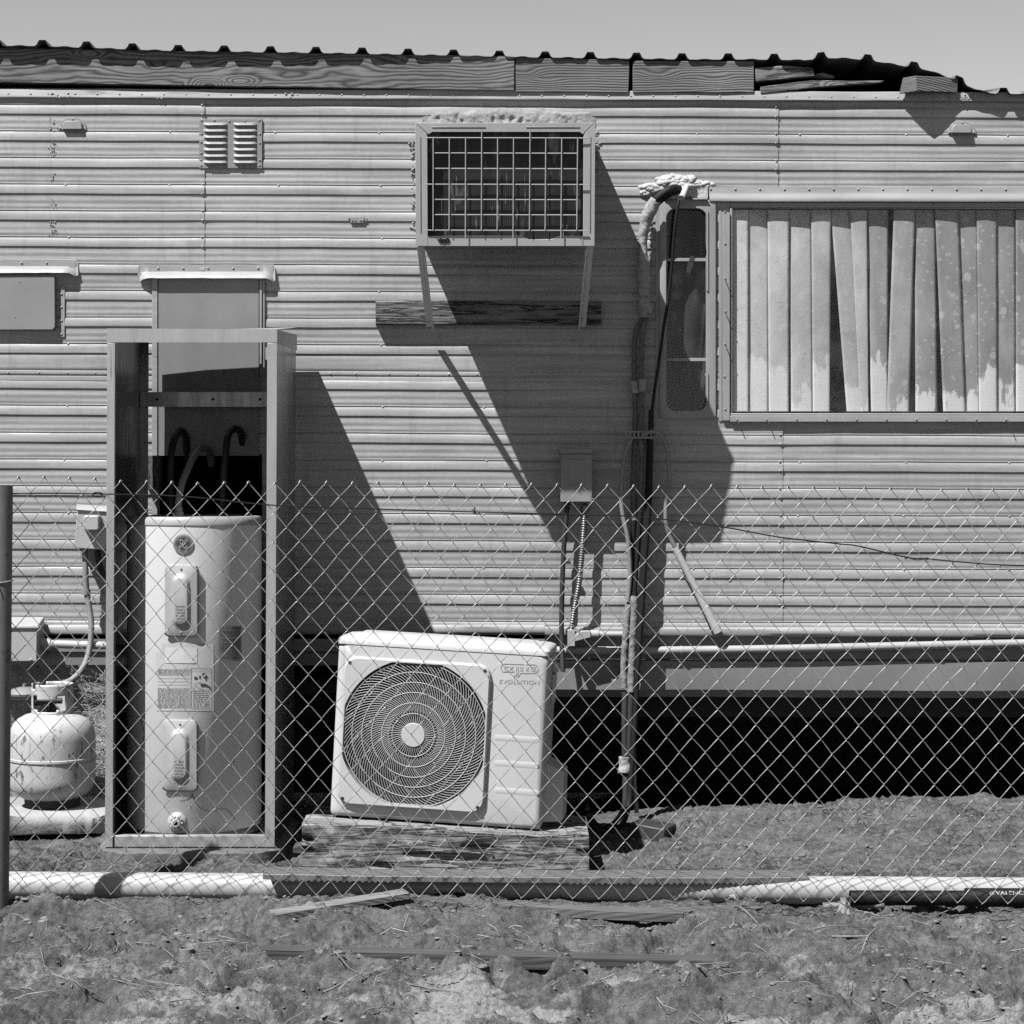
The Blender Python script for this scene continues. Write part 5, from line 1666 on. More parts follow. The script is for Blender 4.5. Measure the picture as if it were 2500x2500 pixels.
mb = MB()       # matted straw stuffed under the trailer behind the cylinder
for k in range(4200):
    px, py = random.uniform(-160, 330), random.uniform(1622, 1975)
    d0 = 0.0 - 0.05 * random.random() + 0.06 * (py - 1622) / 350
    a = random.gauss(0.35, 0.7) + 1.6 * vn((px * .008, py * .008, 1))
    L = random.uniform(12, 46)
    bend = random.uniform(-9, 9)
    p0, p1, p2 = P(px, py, d0), P(px + L * .5 * math.cos(a) + bend * math.sin(a), py + L * .5 * math.sin(a) - bend * math.cos(a), d0 + random.uniform(0, .02)), P(px + L * math.cos(a), py + L * math.sin(a), d0 + random.uniform(-.01, .03))
    w = Vector((-math.sin(a), 0, math.cos(a))) * random.uniform(0.0006, 0.0013)
    mb.add([p0 - w, p0 + w, p1 + w, p1 - w, p2], [(0, 1, 2, 3), (3, 2, 4)])
vs, fs = [], []
for j in range(15):
    for i in range(20):
        px, py = -180 + 540 * i / 19, 1610 + 400 * j / 14
        vs.append(P(px, py, -0.045 + 0.06 * (py - 1622) / 350 + 0.02 * vn((px * .02, py * .02, 0))))
for j in range(14):
    for i in range(19):
        q = j * 20 + i
        fs.append((q, q + 1, q + 21, q + 20))
mb.add(vs, fs)
tag(mb.build('dry_straw', STRAW, None, True, 60, base=P(100, 1960, 0)), 'matted dry straw stuffed under the trailer behind the propane cylinder', 'straw', None, 'stuff')

# ------------------------------------------------------------------ outdoor air conditioner
OD = 0.72
so = S(OD)
oac = thing('outdoor_air_conditioner', 'white outdoor air conditioner with round spiral fan grille, standing tilted on timbers', 'air conditioner', P(1080, 2012, .58))
ORX = Matrix.Translation(P(1087, 1789.5, OD)) @ Matrix.Rotation(R(3.0), 4, 'Y') @ Matrix.Rotation(R(-6.0), 4, 'Z')
def ol(zx, zy, w=0.0):           # readings from the close view of the unit -> its local frame
    sx_, sy_ = 680 + zx / 2.415, 1480 + zy / 2.415
    dx, dz = (sx_ - 1087) * so, -(sy_ - 1789.5) * so
    c, s_ = math.cos(R(3.0)), math.sin(R(3.0))
    # undo the clockwise roll
    return Vector((dx * c - dz * s_, -w, dx * s_ + dz * c))
W2, H2, CX0 = 0.372, 0.316, -0.0225
hub = ol(799, 757)
def orr(w2, h2, r_, y, n=8, cx_=0.0, cz=0.0):
    out = []
    for sx_, sz, a0 in ((1, 1, 0), (-1, 1, 90), (-1, -1, 180), (1, -1, 270)):
        for k in range(n + 1):
            a = R(a0 + 90 * k / n)
            out.append(Vector((cx_ + sx_ * (w2 - r_) + r_ * math.cos(a), y, cz + sz * (h2 - r_) + r_ * math.sin(a))))
    return out
def polar_ring(c, f, y, n=160):
    return [Vector((c.x + f(2 * PI * k / n) * math.cos(2 * PI * k / n), y, c.z + f(2 * PI * k / n) * math.sin(2 * PI * k / n))) for k in range(n)]
def rrf(a, w2, h2, r_, cx_=0.0, cz=0.0):
    # distance from (cx_,cz) to a rounded rectangle centred at the origin, along angle a
    lo, hi = 0.0, 2.0
    for _ in range(40):
        t = (lo + hi) / 2
        x_, z_ = abs(cx_ + t * math.cos(a)), abs(cz + t * math.sin(a))
        qx, qz = max(x_ - (w2 - r_), 0), max(z_ - (h2 - r_), 0)
        inside = (x_ <= w2 and z_ <= h2) and (qx * qx + qz * qz <= r_ * r_)
        lo, hi = (t, hi) if inside else (lo, t)
    return lo
zc = H2 - 0.045       # seam between the body and the top cover
mb = MB(); mb.xf = ORX
hole = lambda a: min(0.262, 0.2535 / max(abs(math.cos(a)), abs(math.sin(a)), 1e-6))
N_ = 200
def bodyring(w2, h2, r_, y):
    # body section: lower box up to the seam
    hh = (H2 - 0.03 + h2) / 2
    cz = (H2 - 0.03 - h2) / 2
    return [Vector((hub.x + t * math.cos(a), y, hub.z + t * math.sin(a))) for a in [2 * PI * k / N_ for k in range(N_)] for t in [rrf2(a, w2, hh, r_, cz)]]
def rrf2(a, w2, h2, r_, cz):
    lo, hi = 0.0, 2.0
    for _ in range(32):
        t = (lo + hi) / 2
        x_, z_ = abs(hub.x - CX0 + t * math.cos(a)), abs(hub.z - cz + t * math.sin(a))
        qx, qz = max(x_ - (w2 - r_), 0), max(z_ - (h2 - r_), 0)
        ins = (x_ <= w2 and z_ <= h2) and (qx * qx + qz * qz <= r_ * r_)
        lo, hi = (t, hi) if ins else (lo, t)
    return lo
pring = lambda f, y: [Vector((hub.x + f(2 * PI * k / N_) * math.cos(2 * PI * k / N_), y, hub.z + f(2 * PI * k / N_) * math.sin(2 * PI * k / N_))) for k in range(N_)]
R1, R2, R3 = bodyring(W2, H2, 0.012, 0.30), bodyring(W2, H2, 0.012, 0.03), bodyring(W2 - 0.004, H2 - 0.003, 0.012, 0.012)
R4, R5 = bodyring(W2 - 0.012, H2 - 0.008, 0.016, 0.004), bodyring(W2 - 0.024, H2 - 0.02, 0.02, 0.0)
mb.loops([R1, R2, R3, R4, R5, pring(lambda a: hole(a) * 1.0, 0.0), pring(lambda a: hole(a) * 0.995, 0.03)], True, True, False)
mb.build('casing', ACW, oac, True, 40)
mb = MB(); mb.xf = ORX     # top cover, overhanging a little
def trect(w2, y0, y1, r_, z):
    out = []
    for cx_, cy_, a0 in ((w2 - r_, y1 - r_, 0), (-w2 + r_, y1 - r_, 90), (-w2 + r_, y0 + r_, 180), (w2 - r_, y0 + r_, 270)):
        for k in range(7):
            a = R(a0 + 15 * k)
            out.append(Vector((CX0 + cx_ + r_ * math.cos(a), cy_ + r_ * math.sin(a), z)))
    return out
zs_ = H2 - 0.030
mb.loops([trect(W2 + 0.001, -0.002, 0.302, 0.022, zs_ + 0.0015), trect(W2 + 0.001, -0.002, 0.302, 0.022, zs_ + 0.017), trect(W2 - 0.004, 0.003, 0.298, 0.026, zs_ + 0.025), trect(W2 - 0.016, 0.016, 0.28, 0.03, zs_ + 0.030), trect(W2 - 0.05, 0.045, 0.255, 0.03, zs_ + 0.030), trect(W2 - 0.06, 0.055, 0.245, 0.03, zs_ + 0.036)], True, True, True)
mb.build('top_cover', ACW, oac, True, 40)
mb = MB(); mb.xf = ORX
pz, px_ = (ol(800, 757).z, hub.x)
PW = 0.256
def psq(w2, r_, y):
    return [Vector((hub.x + t * math.cos(a), y, hub.z + t * math.sin(a))) for a in [2 * PI * k / N_ for k in range(N_)] for t in [rrf(a, w2, w2, r_)]]
mb.loops([psq(PW + 0.003, 0.045, -0.001), psq(PW, 0.045, -0.014), psq(PW - 0.004, 0.043, -0.018), pring(lambda a: min(0.262, (PW - 0.0085) / max(abs(math.cos(a)), abs(math.sin(a)))), -0.018), pring(lambda a: min(0.2605, (PW - 0.010) / max(abs(math.cos(a)), abs(math.sin(a)))), 0.02)])
for sx_, sz in ((-.235, .24), (.235, .24), (-.24, -.235), (.235, -.235)):
    pass
gp = mb.build('grille_panel', ACG, oac, True, 12)
for sx_, sz in ((-.237, .237), (.237, .237), (-.238, -.237), (.237, -.237)):
    mb = MB(); mb.xf = ORX
    mb.lathe([(0.006, 0.0181), (0.006, 0.0195), (0.003, 0.0195), (0.003, 0.0185)], (hub.x + sx_, 0, hub.z + sz), 12, 'y'); mb.build('screw_head', CONDD, oac)
for zx, zy in ((640, 1275), (1283, 1306)):
    mb = MB(); mb.xf = ORX
    p = ol(zx, zy); mb.lathe([(0.006, 0.0), (0.006, 0.006), (0.003, 0.006), (0.003, 0.003)], (p.x, 0, p.z), 12, 'y'); mb.build('screw_head', CONDD, oac)
mb = MB(); mb.xf = ORX     # spiral guard
def gw(r_):      # domed profile of the guard
    return 0.026 - 0.016 * (r_ / 0.26) ** 2
lim = lambda a: min(0.263, (PW - 0.006) / max(abs(math.cos(a)), abs(math.sin(a))))
nf = 104
for k in range(nf):
    a0 = 2 * PI * k / nf
    q = []
    for t in np.linspace(0, 1, 16):
        rr = 0.040 + 0.224 * t
        if k % 2 and rr < 0.0745: continue
        a = a0 + 0.95 * t ** 1.35
        if rr > lim(a): break
        q.append(Vector((hub.x + rr * math.cos(a), -gw(rr), hub.z + rr * math.sin(a))))
    mb.tube(q, 0.00095, 5)
for rr in (0.0745, 0.111, 0.147, 0.182, 0.217, 0.252):
    q = [Vector((hub.x + rr * math.cos(a), -gw(rr) - 0.001, hub.z + rr * math.sin(a))) for a in np.linspace(0, 2 * PI, 97)]
    mb.tube(q, 0.0015, 6)
mb.build('fan_guard', ACG, oac, True, 60)
mb = MB(); mb.xf = ORX
mb.lathe([(0.042, 0.018), (0.042, 0.027), (0.040, 0.0295), (0.0005, 0.030)], (hub.x, 0, hub.z), 40, 'y')
mb.build('hub_cap', ACG, oac, True, 40)
mb = MB(); mb.xf = ORX     # fan and dark drum behind the guard
mb.lathe([(0.258, -0.02), (0.258, -0.16), (0.001, -0.161)], (hub.x, 0, hub.z), 64, 'y')
mb.build('fan_drum', DKPL, oac, True, 40)
mb = MB(); mb.xf = ORX
mb.lathe([(0.06, -0.09), (0.06, -0.05), (0.05, -0.042), (0.001, -0.04)], (hub.x, 0, hub.z), 32, 'y')
for k in range(3):
    vs, fs = [], []
    for j in range(9):
        rr = 0.05 + 0.195 * j / 8
        for i in range(9):
            a = 2 * PI * k / 3 + 0.35 + 1.35 * i / 8 * (0.75 + .25 * j / 8) + 0.5 * j / 8
            vs.append(Vector((hub.x + rr * math.cos(a), 0.045 + 0.055 * i / 8, hub.z + rr * math.sin(a))))
    for j in range(8):
        for i in range(8):
            q = j * 9 + i
            fs.append((q, q + 1, q + 10, q + 9))
    mb.add(vs, fs)
o = mb.build('fan', DKPL, oac, True, 60)
s = o.modifiers.new('thick', 'SOLIDIFY'); s.thickness = 0.003
for zy in (775, 925, 1085):      # pressed grips on the right of the front
    mb = MB(); mb.xf = ORX
    p = ol(1405, zy)
    o_ = [Vector((p.x + v.x, v.y, p.z + v.z)) for v in orr(0.078, 0.0105, 0.010, -0.0003, 5)]
    i_ = [Vector((p.x + v.x, v.y, p.z + v.z)) for v in orr(0.072, 0.0050, 0.005, -0.0013, 5)]
    mb.loops([o_, i_], True, False, True)
    mb.build('pressed_grip', ACW, oac, True, 20)
mb = MB(); mb.xf = ORX     # faded lettering and winged emblem
fo = lambda a, b: ol(a, b, 0.0012)
def zmap(x_, y_):          # from the lettering close-up to the unit close-up
    return (1180 + x_ / 8.78 - 680) * 2.415, (1580 + y_ / 8.78 - 1480) * 2.415
def fz(x_, y_): return fo(*zmap(x_, y_))
text_on(mb, 'EVOLUTION', 350, 768, 1205, 88, lambda a, b: fz(a, b + (a - 350) * 0.016), 0.12)
def band(pts_, w):
    for (a, b), (c, d) in zip(pts_[:-1], pts_[1:]):
        L = math.hypot(c - a, d - b); nx_, ny_ = -(d - b) / L * w, (c - a) / L * w
        mb.add([fz(a + nx_, b + ny_), fz(c + nx_, d + ny_), fz(c - nx_, d - ny_), fz(a - nx_, b - ny_)], [(0, 1, 2, 3)])
band([(660, 520), (430, 518), (392, 480), (380, 430), (400, 380), (450, 345), (1110, 358), (1165, 390), (1190, 450), (1170, 500), (1120, 540), (800, 545)], 7)
band([(665, 530), (690, 590), (740, 628), (785, 590), (800, 545)], 7)
band([(718, 395), (718, 590)], 8); band([(755, 400), (755, 590)], 8)
for a, b in ((450, 680), (790, 880), (915, 1000), (1030, 1150)):
    text_on(mb, 'CIAC'[(a // 7) % 4] + 'K', a, 505, b, 105, fz)
mb.build('faded_emblem', INKF, oac, False)
mb = MB(); mb.xf = ORX     # valve cover, handle on the right side
a, b = ol(1640, 930), ol(1755, 1290)
mb.add([Vector(((W2 + CX0) - 0.004, 0.06, a.z)), Vector(((W2 + CX0) + 0.064, 0.09, a.z - 0.035)), Vector(((W2 + CX0) + 0.068, 0.09, b.z + 0.01)), Vector(((W2 + CX0) + 0.061, 0.09, b.z)), Vector(((W2 + CX0) - 0.004, 0.06, b.z - 0.003)),
        Vector(((W2 + CX0) - 0.004, 0.26, a.z)), Vector(((W2 + CX0) + 0.064, 0.26, a.z - 0.035)), Vector(((W2 + CX0) + 0.068, 0.26, b.z + 0.01)), Vector(((W2 + CX0) + 0.061, 0.26, b.z)), Vector(((W2 + CX0) - 0.004, 0.26, b.z - 0.003))],
       [(0, 1, 2, 3, 4), (9, 8, 7, 6, 5), (0, 5, 6, 1), (1, 6, 7, 2), (2, 7, 8, 3), (3, 8, 9, 4)])
mb.build('valve_cover', ACW, oac, True, 30, 0.006, 3)
for zy0, zy1, w in ((360, 410, .022), (420, 600, .014)):
    mb = MB(); mb.xf = ORX
    a, b = ol(1675, zy0), ol(1675, zy1)
    mb.box(((W2 + CX0) + w / 2 - 0.002, 0.17, (a.z + b.z) / 2), (w, 0.09, a.z - b.z))
    mb.build('side_handle', ACW, oac, True, 30, 0.005, 3)
for zx, zy in ((515, 1300), (1383, 1345)):
    mb = MB(); mb.xf = ORX
    p = ol(zx, zy)
    q = orr(0.019, 0.019, 0.007, 0, 5)
    b0 = -0.03
    mb.loops([[Vector((p.x + v.x, b0 + v.z * 0.9, p.z - 0.006)) for v in q], [Vector((p.x + v.x, b0 + v.z * 0.9, p.z + 0.006)) for v in q]], True, True, True)
    mb.box((p.x, 0.06, p.z + 0.002), (0.036, 0.16, 0.006))
    mb.tube([Vector((p.x - 0.009, b0 - 0.003, p.z + 0.0065)), Vector((p.x + 0.009, b0 - 0.003, p.z + 0.0065))], 0.005, 8)
    mb.build('mounting_foot', ACW, oac, True, 35, 0.0012)

# timbers under it
def sleeper(label, x0, yt0, x1, yt1, hpx, d0, d1, seed):
    mb = MB(); ls = []
    n = 90
    for t in np.linspace(0, 1, n):
        px = x0 + (x1 - x0) * t
        yt = yt0 + (yt1 - yt0) * t
        l = []
        sec = [(0.0, 0), (0.02, 0.9), (0.06, 1), (0.28, 1), (0.36, 0.97), (0.5, 1), (0.62, 0.96), (0.75, 1), (0.9, .97), (1.0, 0.98), (1.0, 0)]
        for v, f in sec:
            dd = d0 + (d1 - d0) * f
            if f > .5:
                dd += 0.007 * vn((px * 0.012, v * 7, seed)) + 0.004 * vn((px * 0.06, v * 16, seed + 3)) - 0.016 * max(0, vn((px * 0.007, v * 9, seed + 8)) - 0.18) * 2
            y_ = yt + v * hpx + 2.5 * vn((px * .02, v * 3, seed + 5)) * (1 if f > .5 else .3)
            l.append(P(px, y_, d1) + Vector((0, d1 - dd, 0)))
        ls.append(l)
    mb.loops(ls, True, True, True)
    return tag(mb.build('timber_sleeper', SLEEPER, None, True, 55, base=P((x0 + x1) / 2, yt0 + hpx, (d0 + d1) / 2)), label, 'timber', 'timbers under the outdoor unit')
sleeper('crumbling split timber along the front under the outdoor air conditioner', 737, 2008, 1438, 2040, 112, 0.62, 0.80, 1)
sleeper('dark rear timber under the back of the outdoor air conditioner', 760, 1985, 1432, 2010, 100, 0.34, 0.50, 7)
mb = MB(); mb.prism([(716, 2067), (738, 2062), (740, 2085), (715, 2083)], 0.7, 0.77)
tag(mb.build('wood_offcut', BOARD, None, True, 35, 0.002, base=P(727, 2085, .73)), 'pale wood offcut at the left end of the front timber', 'offcut')

# concrete block at the wall, its shade given by the dark roof material
mb = MB()
c = P(1592, 2028, .26)
mb.box(c + Vector((0, 0, -0.01)), (0.14, 0.13, 0.075), Matrix.Rotation(R(-24), 3, 'Z') @ Matrix.Rotation(R(6), 3, 'Y'))
tag(mb.build('concrete_block', ROOFM, None, True, 35, 0.005, 2, base=c), 'concrete block, darkened for shade, beside the hanging hoses', 'concrete block')

# ------------------------------------------------------------------ fence
FDp = 1.30
fence = thing('chain_link_fence', 'galvanised chain link fence crossing in front of the trailer', 'fence', P(1250, 2200, FDp))
pitch, half = 62.6, 36.1
mb = MB()
def fnode(c, j):
    # c: half column index, j: row index
    px = 45 + c * pitch / 2 - j * 0.85
    py = 1170 + px * 0.0105 + j * half
    if px < 260: py -= 3.5 * max(0, 1 - j / 4)
    if 255 < px < 700: py += 3.0 * max(0, 1 - j / 5)
    px += 4.2 * vn((c * .21, j * .23, 1)) + 2.2 * vn((c * .9, j * .9, 4))
    py += 4.2 * vn((c * .19, j * .21, 7)) + 2.2 * vn((c * .9, j * .9, 8))
    dd = 0.012 * vn((c * .07, j * .10, 3)) + 0.004 * vn((c * .4, j * .4, 6))
    return P(px, py, FDp) + Vector((0, dd, 0))
NR = 28
for c in range(-70, 150):
    # wire zigzags between half columns c and c+1
    q = []
    for j in range(NR + 1):
        L = (c + j) % 2 == 0
        here = fnode(c if L else c + 1, j)
        nxt = fnode(c + 1 if L else c, j + 1)
        hook = Vector((0.0022 if not L else -0.0022, 0, 0))
        fr_ = -0.0024 if not L else 0.0024      # "/" strokes lie on the near side, "\" strokes behind
        if j == 0:
            q.append(here + Vector((0, 0, 0.004)) + hook)
        else:
            q.append(here + hook)
        if j < NR:
            bow = Vector((0.0016 * vn((c, j, 2.5)), 0, 0.0016 * vn((c, j, 9.5))))
            for t in (0.14, 0.5, 0.86):
                q.append(here.lerp(nxt, t) + Vector((0, fr_, 0)) + bow * (1 if t == .5 else .5))
    mb.tube(q, 0.00132, 6)
    if (c % 2) == 0:      # knuckles on the top edge
        t = fnode(c, 0)
        mb.tube([t + Vector((-0.004, -0.004, -0.003)), t + Vector((0, -0.003, 0.005)), t + Vector((0.004, 0.003, 0.001))], 0.0021, 6)
mb.build('wire_mesh', FWIRE, fence, True, 80)
mb = MB()
a, b = P(7, 1186, FDp + .03), P(-3, 2215, FDp + .03)
ax = (a - b).normalized()
q = [b - ax * 0.25, b, b.lerp(a, .5), a]
mb.tube(q, 0.0315, 32, False)
mb.tube([a, a - ax * 0.2], 0.0285, 32, False)
# rim
mb.loops([[a + Vector((0.0315 * math.cos(t), 0.0315 * math.sin(t), 0)) for t in np.linspace(0, 2 * PI, 32, False)], [a + Vector((0.0285 * math.cos(t), 0.0285 * math.sin(t), 0)) for t in np.linspace(0, 2 * PI, 32, False)]])
post = mb.build('fence_post', FPOST, fence, True, 40)
mb = MB()
tz = P(5, 1422, FDp + .03)
mb.tube([tz + Vector((0.034 * math.cos(t), 0.034 * math.sin(t), 0.006 * math.cos(t))) for t in np.linspace(0, 2 * PI, 40)], 0.0022, 8)
mb.tube([tz + Vector((-.005, -.034, -.002)), tz + Vector((0.0, -.037, -0.02)), tz + Vector((.004, -.036, -0.035))], 0.002, 8)
mb.build('tie_wire', FWIRE, post)
mb = MB()
tw = [P(-400, 1215, FDp + .004), P(0, 1206, FDp + .004), P(120, 1204, FDp + .004), P(245, 1206, FDp + .004), P(450, 1212, FDp + .004), P(660, 1233, FDp + .004), P(900, 1242, FDp + .004), P(1160, 1250, FDp + .004), P(1400, 1256, FDp + .004), P(1560, 1262, FDp + .004), P(1750, 1284, FDp + .004), P(1900, 1311, FDp + .004), P(2050, 1328, FDp + .004), P(2095, 1333, FDp + .004), P(2215, 1361, FDp + .004), P(2260, 1364, FDp + .004), P(2380, 1375, FDp + .004), P(2500, 1381, FDp + .004), P(2900, 1392, FDp + .004)]
mb.tube(crom(tw, 4), 0.0021, 6)
for px, py in ((2213, 1361), (2262, 1364)):
    mb.tube([P(px - 3, py - 2, FDp), P(px, py + 3, FDp + .008), P(px + 3, py - 2, FDp)], 0.003, 6)
mb.tube(crom([P(2215, 1361, FDp + .006), P(2238, 1367, FDp + .006), P(2260, 1364, FDp + .006)], 4), 0.0014, 6)
mb.tube([P(1152, 1243, FDp), P(1160, 1250, FDp + .006), P(1164, 1258, FDp)], 0.0018, 6); mb.tube([P(1154, 1256, FDp), P(1160, 1250, FDp + .006), P(1158, 1238, FDp)], 0.0018, 6)
mb.tube([P(238 + 12 * math.cos(t), 1207 + 5 * math.sin(t), FDp + .006) for t in np.linspace(0, 4 * PI, 24)], 0.0017, 6)
mb.build('strand_wire', CABLE, fence, True, 60)

# ------------------------------------------------------------------ pipes and scrap along the fence foot
pl, pr = P(-1300, 2172, 1.0), P(3700, 2128, 1.0)
mb = MB()
pl.z, pr.z = 0.003, -0.046
q = [pl.lerp(pr, t) + Vector((0, 0, -0.004 * math.sin(PI * min(1, t * 1.6)))) for t in np.linspace(0, 1, 30)]
mb.tube(q, 0.047, 40)
tag(mb.build('drain_pipe', PVC, None, True, 40, base=pl.lerp(pr, .5)), 'long white plastic pipe half sunk in the dirt behind the fence', 'pipe')

rail = thing('steel_channel', 'dusty perforated steel channel lying on the white pipe', 'steel channel', P(1300, 2130, 1.05))
A_, B_ = P(648, 2110, 1.05), P(1972, 2136, 1.0)
A_.z, B_.z = 0.036, 0.014
mb = MB()
dirv = (B_ - A_).normalized()
nb = Vector((0, 1, 0)) - dirv * dirv.y
nb.normalize()
def rbow(t):
    f = 1 - max(0.0, (t - 0.42) / 0.58) ** 1.15
    return A_.lerp(B_, t) + Vector((0, -0.052 * f, 0.008 * f))
L = (B_ - A_).length
ls = []
for t in np.linspace(0, 1, 40):
    c = rbow(t)
    sag = Vector((0, 0, -0.004 * math.sin(PI * t) + 0.002 * vn((t * 8, 0, 0))))
    tw_ = 0.03 * vn((t * 3, 1, 1))
    sec = [(-0.028, -0.012), (-0.028, 0.003), (-0.026, 0.005), (0.045, 0.008 + tw_ * .05), (0.085, 0.008), (0.087, 0.006), (0.087, -0.012), (0.084, -0.012), (0.084, 0.005), (0.045, 0.005), (-0.025, 0.001), (-0.025, -0.012)]
    ls.append([c + sag + nb * a + Vector((0, 0, b)) for a, b in sec])
mb.loops(ls, True, True, True)
mb.build('channel_web', RAILM, rail, True, 30)
mb = MB()
for t in np.arange(0.02, 0.99, 0.0115):
    if 0.27 < t < 0.55: continue
    c = rbow(t)
    sag = Vector((0, 0, -0.004 * math.sin(PI * t)))
    mb.box(c + sag + nb * -0.0265 + Vector((0, 0, -0.0145)), (0.0085, 0.003, 0.005))
mb.tube([rbow(t) + Vector((0, 0, -0.004 * math.sin(PI * t) - 0.0125)) + nb * -0.0262 for t in np.linspace(0.02, 0.98, 30)], 0.0018, 6)
mb.build('perforated_lip', RAILM, rail, False)

bp = thing('black_pipe', 'black plastic pipe with white lettering lying before the white pipe', 'pipe', P(2300, 2200, 1.12))
a = P(2075, 2192, 1.12); b = P(3000, 2194, 1.12)
mb = MB(); mb.tube([a.lerp(b, t) for t in np.linspace(0, 1, 8)], 0.0245, 32, False)
mb.tube([a, a.lerp(b, .2)], 0.0215, 32, False)
xs_ = Vector((0, 1, 0)); zs2 = Vector((0, 0, 1))
mb.loops([[a + xs_ * 0.0245 * math.cos(t) + zs2 * 0.0245 * math.sin(t) for t in np.linspace(0, 2 * PI, 32, False)], [a + xs_ * 0.0215 * math.cos(t) + zs2 * 0.0215 * math.sin(t) for t in np.linspace(0, 2 * PI, 32, False)]])
mb.build('pipe_wall', BPIPE, bp, True, 40)
mb = MB(); a2 = P(2357, 2191, 1.12); mb.tube([a2, P(3000, 2192, 1.12)], 0.0305, 32)
sk = mb.build('pipe_socket', BPIPE, bp, True, 40)
mb = MB()
def fpipe(px, py):
    # wrap readings round the socket
    c = P(px, 2191, 1.12)
    h = (2191 - py) * S(1.14)
    h = max(-0.0305, min(0.0305, h))
    return Vector((c.x, c.y - math.sqrt(max(0, 0.0312 ** 2 - h * h)), c.z + h))
text_on(mb, 'VALENCIA PIPE', 2427, 2180, 2548, 7.5, fpipe)
for k in range(2):
    q = [fpipe(2418 + 4.6 * math.cos(t) - k * 1.5, 2177 + (3.5 - k * 1.6) * math.sin(t)) for t in np.linspace(0, 2 * PI, 14)]
    mb.tube(q, 0.0006, 5)
mb.build('pipe_lettering', PVC, sk, False)

# boards on the ground
def ground_board(label, p0, p1, w, th, yaw_lift=0.0, mat=BOARD, ragged=0.0):
    a, b = gpt(*p0), gpt(*p1)
    mb = MB(); ls = []
    dv = (b - a); dv.z = 0
    nv = Vector((-dv.y, dv.x, 0)).normalized()
    for t in np.linspace(0, 1, 24):
        c = a.lerp(b, t)
        ww = w * (1 - ragged * max(0, vn((t * 5, p0[0], 0)))) * (1 if ragged == 0 else min(1, (1 - t) * 5 + .25))
        zz_ = c.z + (0.014 if yaw_lift else -0.004) + yaw_lift * t
        ls.append([Vector((c.x, c.y, zz_)) + nv * s_ * ww / 2 + Vector((0, 0, h)) for s_, h in ((-1, -th), (-1, 0), (1, 0.004), (1, -th))])
    mb.loops(ls, True, True, True)
    return tag(mb.build('loose_board', mat, None, True, 40, 0.002, base=a), label, 'board')
ground_board('short narrow board lying slanted on the dirt', (664, 2256), (992, 2214), 0.055, 0.022, 0.016, PALEB)
ground_board('long grey board half buried along the fence foot', (985, 2192), (1670, 2232), 0.06, 0.03, 0.0, BOARD, 0.5)
ground_board('long dark beam sunk flush in the trampled dirt in the foreground', (640, 2330), (1790, 2342), 0.05, 0.04, 0.0, DBOARD)
ground_board('weathered board buried at the right under the fence foot', (1360, 2226), (1860, 2222), 0.06, 0.03, 0.0, BOARD, 0.3)
# log, rag, scraps
a, b = gpt(2010, 2222), gpt(2160, 2226)
mb = MB(); q = [a.lerp(b, t) + Vector((0, 0, 0.004)) for t in np.linspace(0, 1, 16)]
mb.tube(q, 0.014, 10, True, [0.012 + 0.004 * vn((i * .4, 0, 0)) for i in range(16)], 0.25)
tag(mb.build('short_log', TWIG, None, True, 60, base=a), 'short bleached log under the open end of the black pipe', 'log')
mb = MB()
vs, fs = [], []
c = gpt(2062, 2238)
for j in range(15):
    for i in range(15):
        u, v = i / 14 - .5, j / 14 - .5
        vs.append(c + Vector((u * 0.065 + .008 * vn((u * 9, v * 9, 1)), v * 0.04 - 0.01, 0.022 + 0.030 * vn((u * 7, v * 7, 4)) - 0.25 * (u * u) + 0.05 * (v) + 0.012 * vn((u * 20, v * 20, 7)))))
for j in range(14):
    for i in range(14):
        q_ = j * 15 + i
        fs.append((q_, q_ + 1, q_ + 16, q_ + 15))
mb.add(vs, fs)
tag(mb.build('crumpled_rag', CLOTH, None, True, 70, base=c), 'crumpled pale rag lying on the short log', 'rag')
mb = MB(); c = gpt(1796, 2204)
mb.box(c + Vector((0, 0, 0.012)), (0.020, 0.006, 0.012), Matrix.Rotation(0.7, 3, 'Y')); mb.box(c + Vector((-.012, 0, 0.016)), (0.012, 0.006, 0.008), Matrix.Rotation(-0.2, 3, 'Y'))
tag(mb.build('paper_scrap', PAPERW, None, True, 40, 0.001, base=c), 'small white scrap of paper on the dirt below the fence', 'scrap')
mb = MB(); c = gpt(456, 2330)
mb.lathe([(0.021, -0.01), (0.022, 0.012), (0.020, 0.013), (0.019, 0.002), (0.001, 0.002)], c, 24)
tag(mb.build('jar_lid', CONDG, None, True, 40, base=c), 'small round lid half buried in the dirt', 'lid')
mb = MB(); c = gpt(825, 2341)
mb.tube([c + Vector((0.012 * math.cos(t), 0.012 * math.sin(t) * .8, 0.008)) for t in np.linspace(0, 2 * PI, 20)], 0.003, 8)
tag(mb.build('small_ring', TWIG, None, True, 40, base=c), 'small pale ring lying on the dark sunken beam', 'ring')

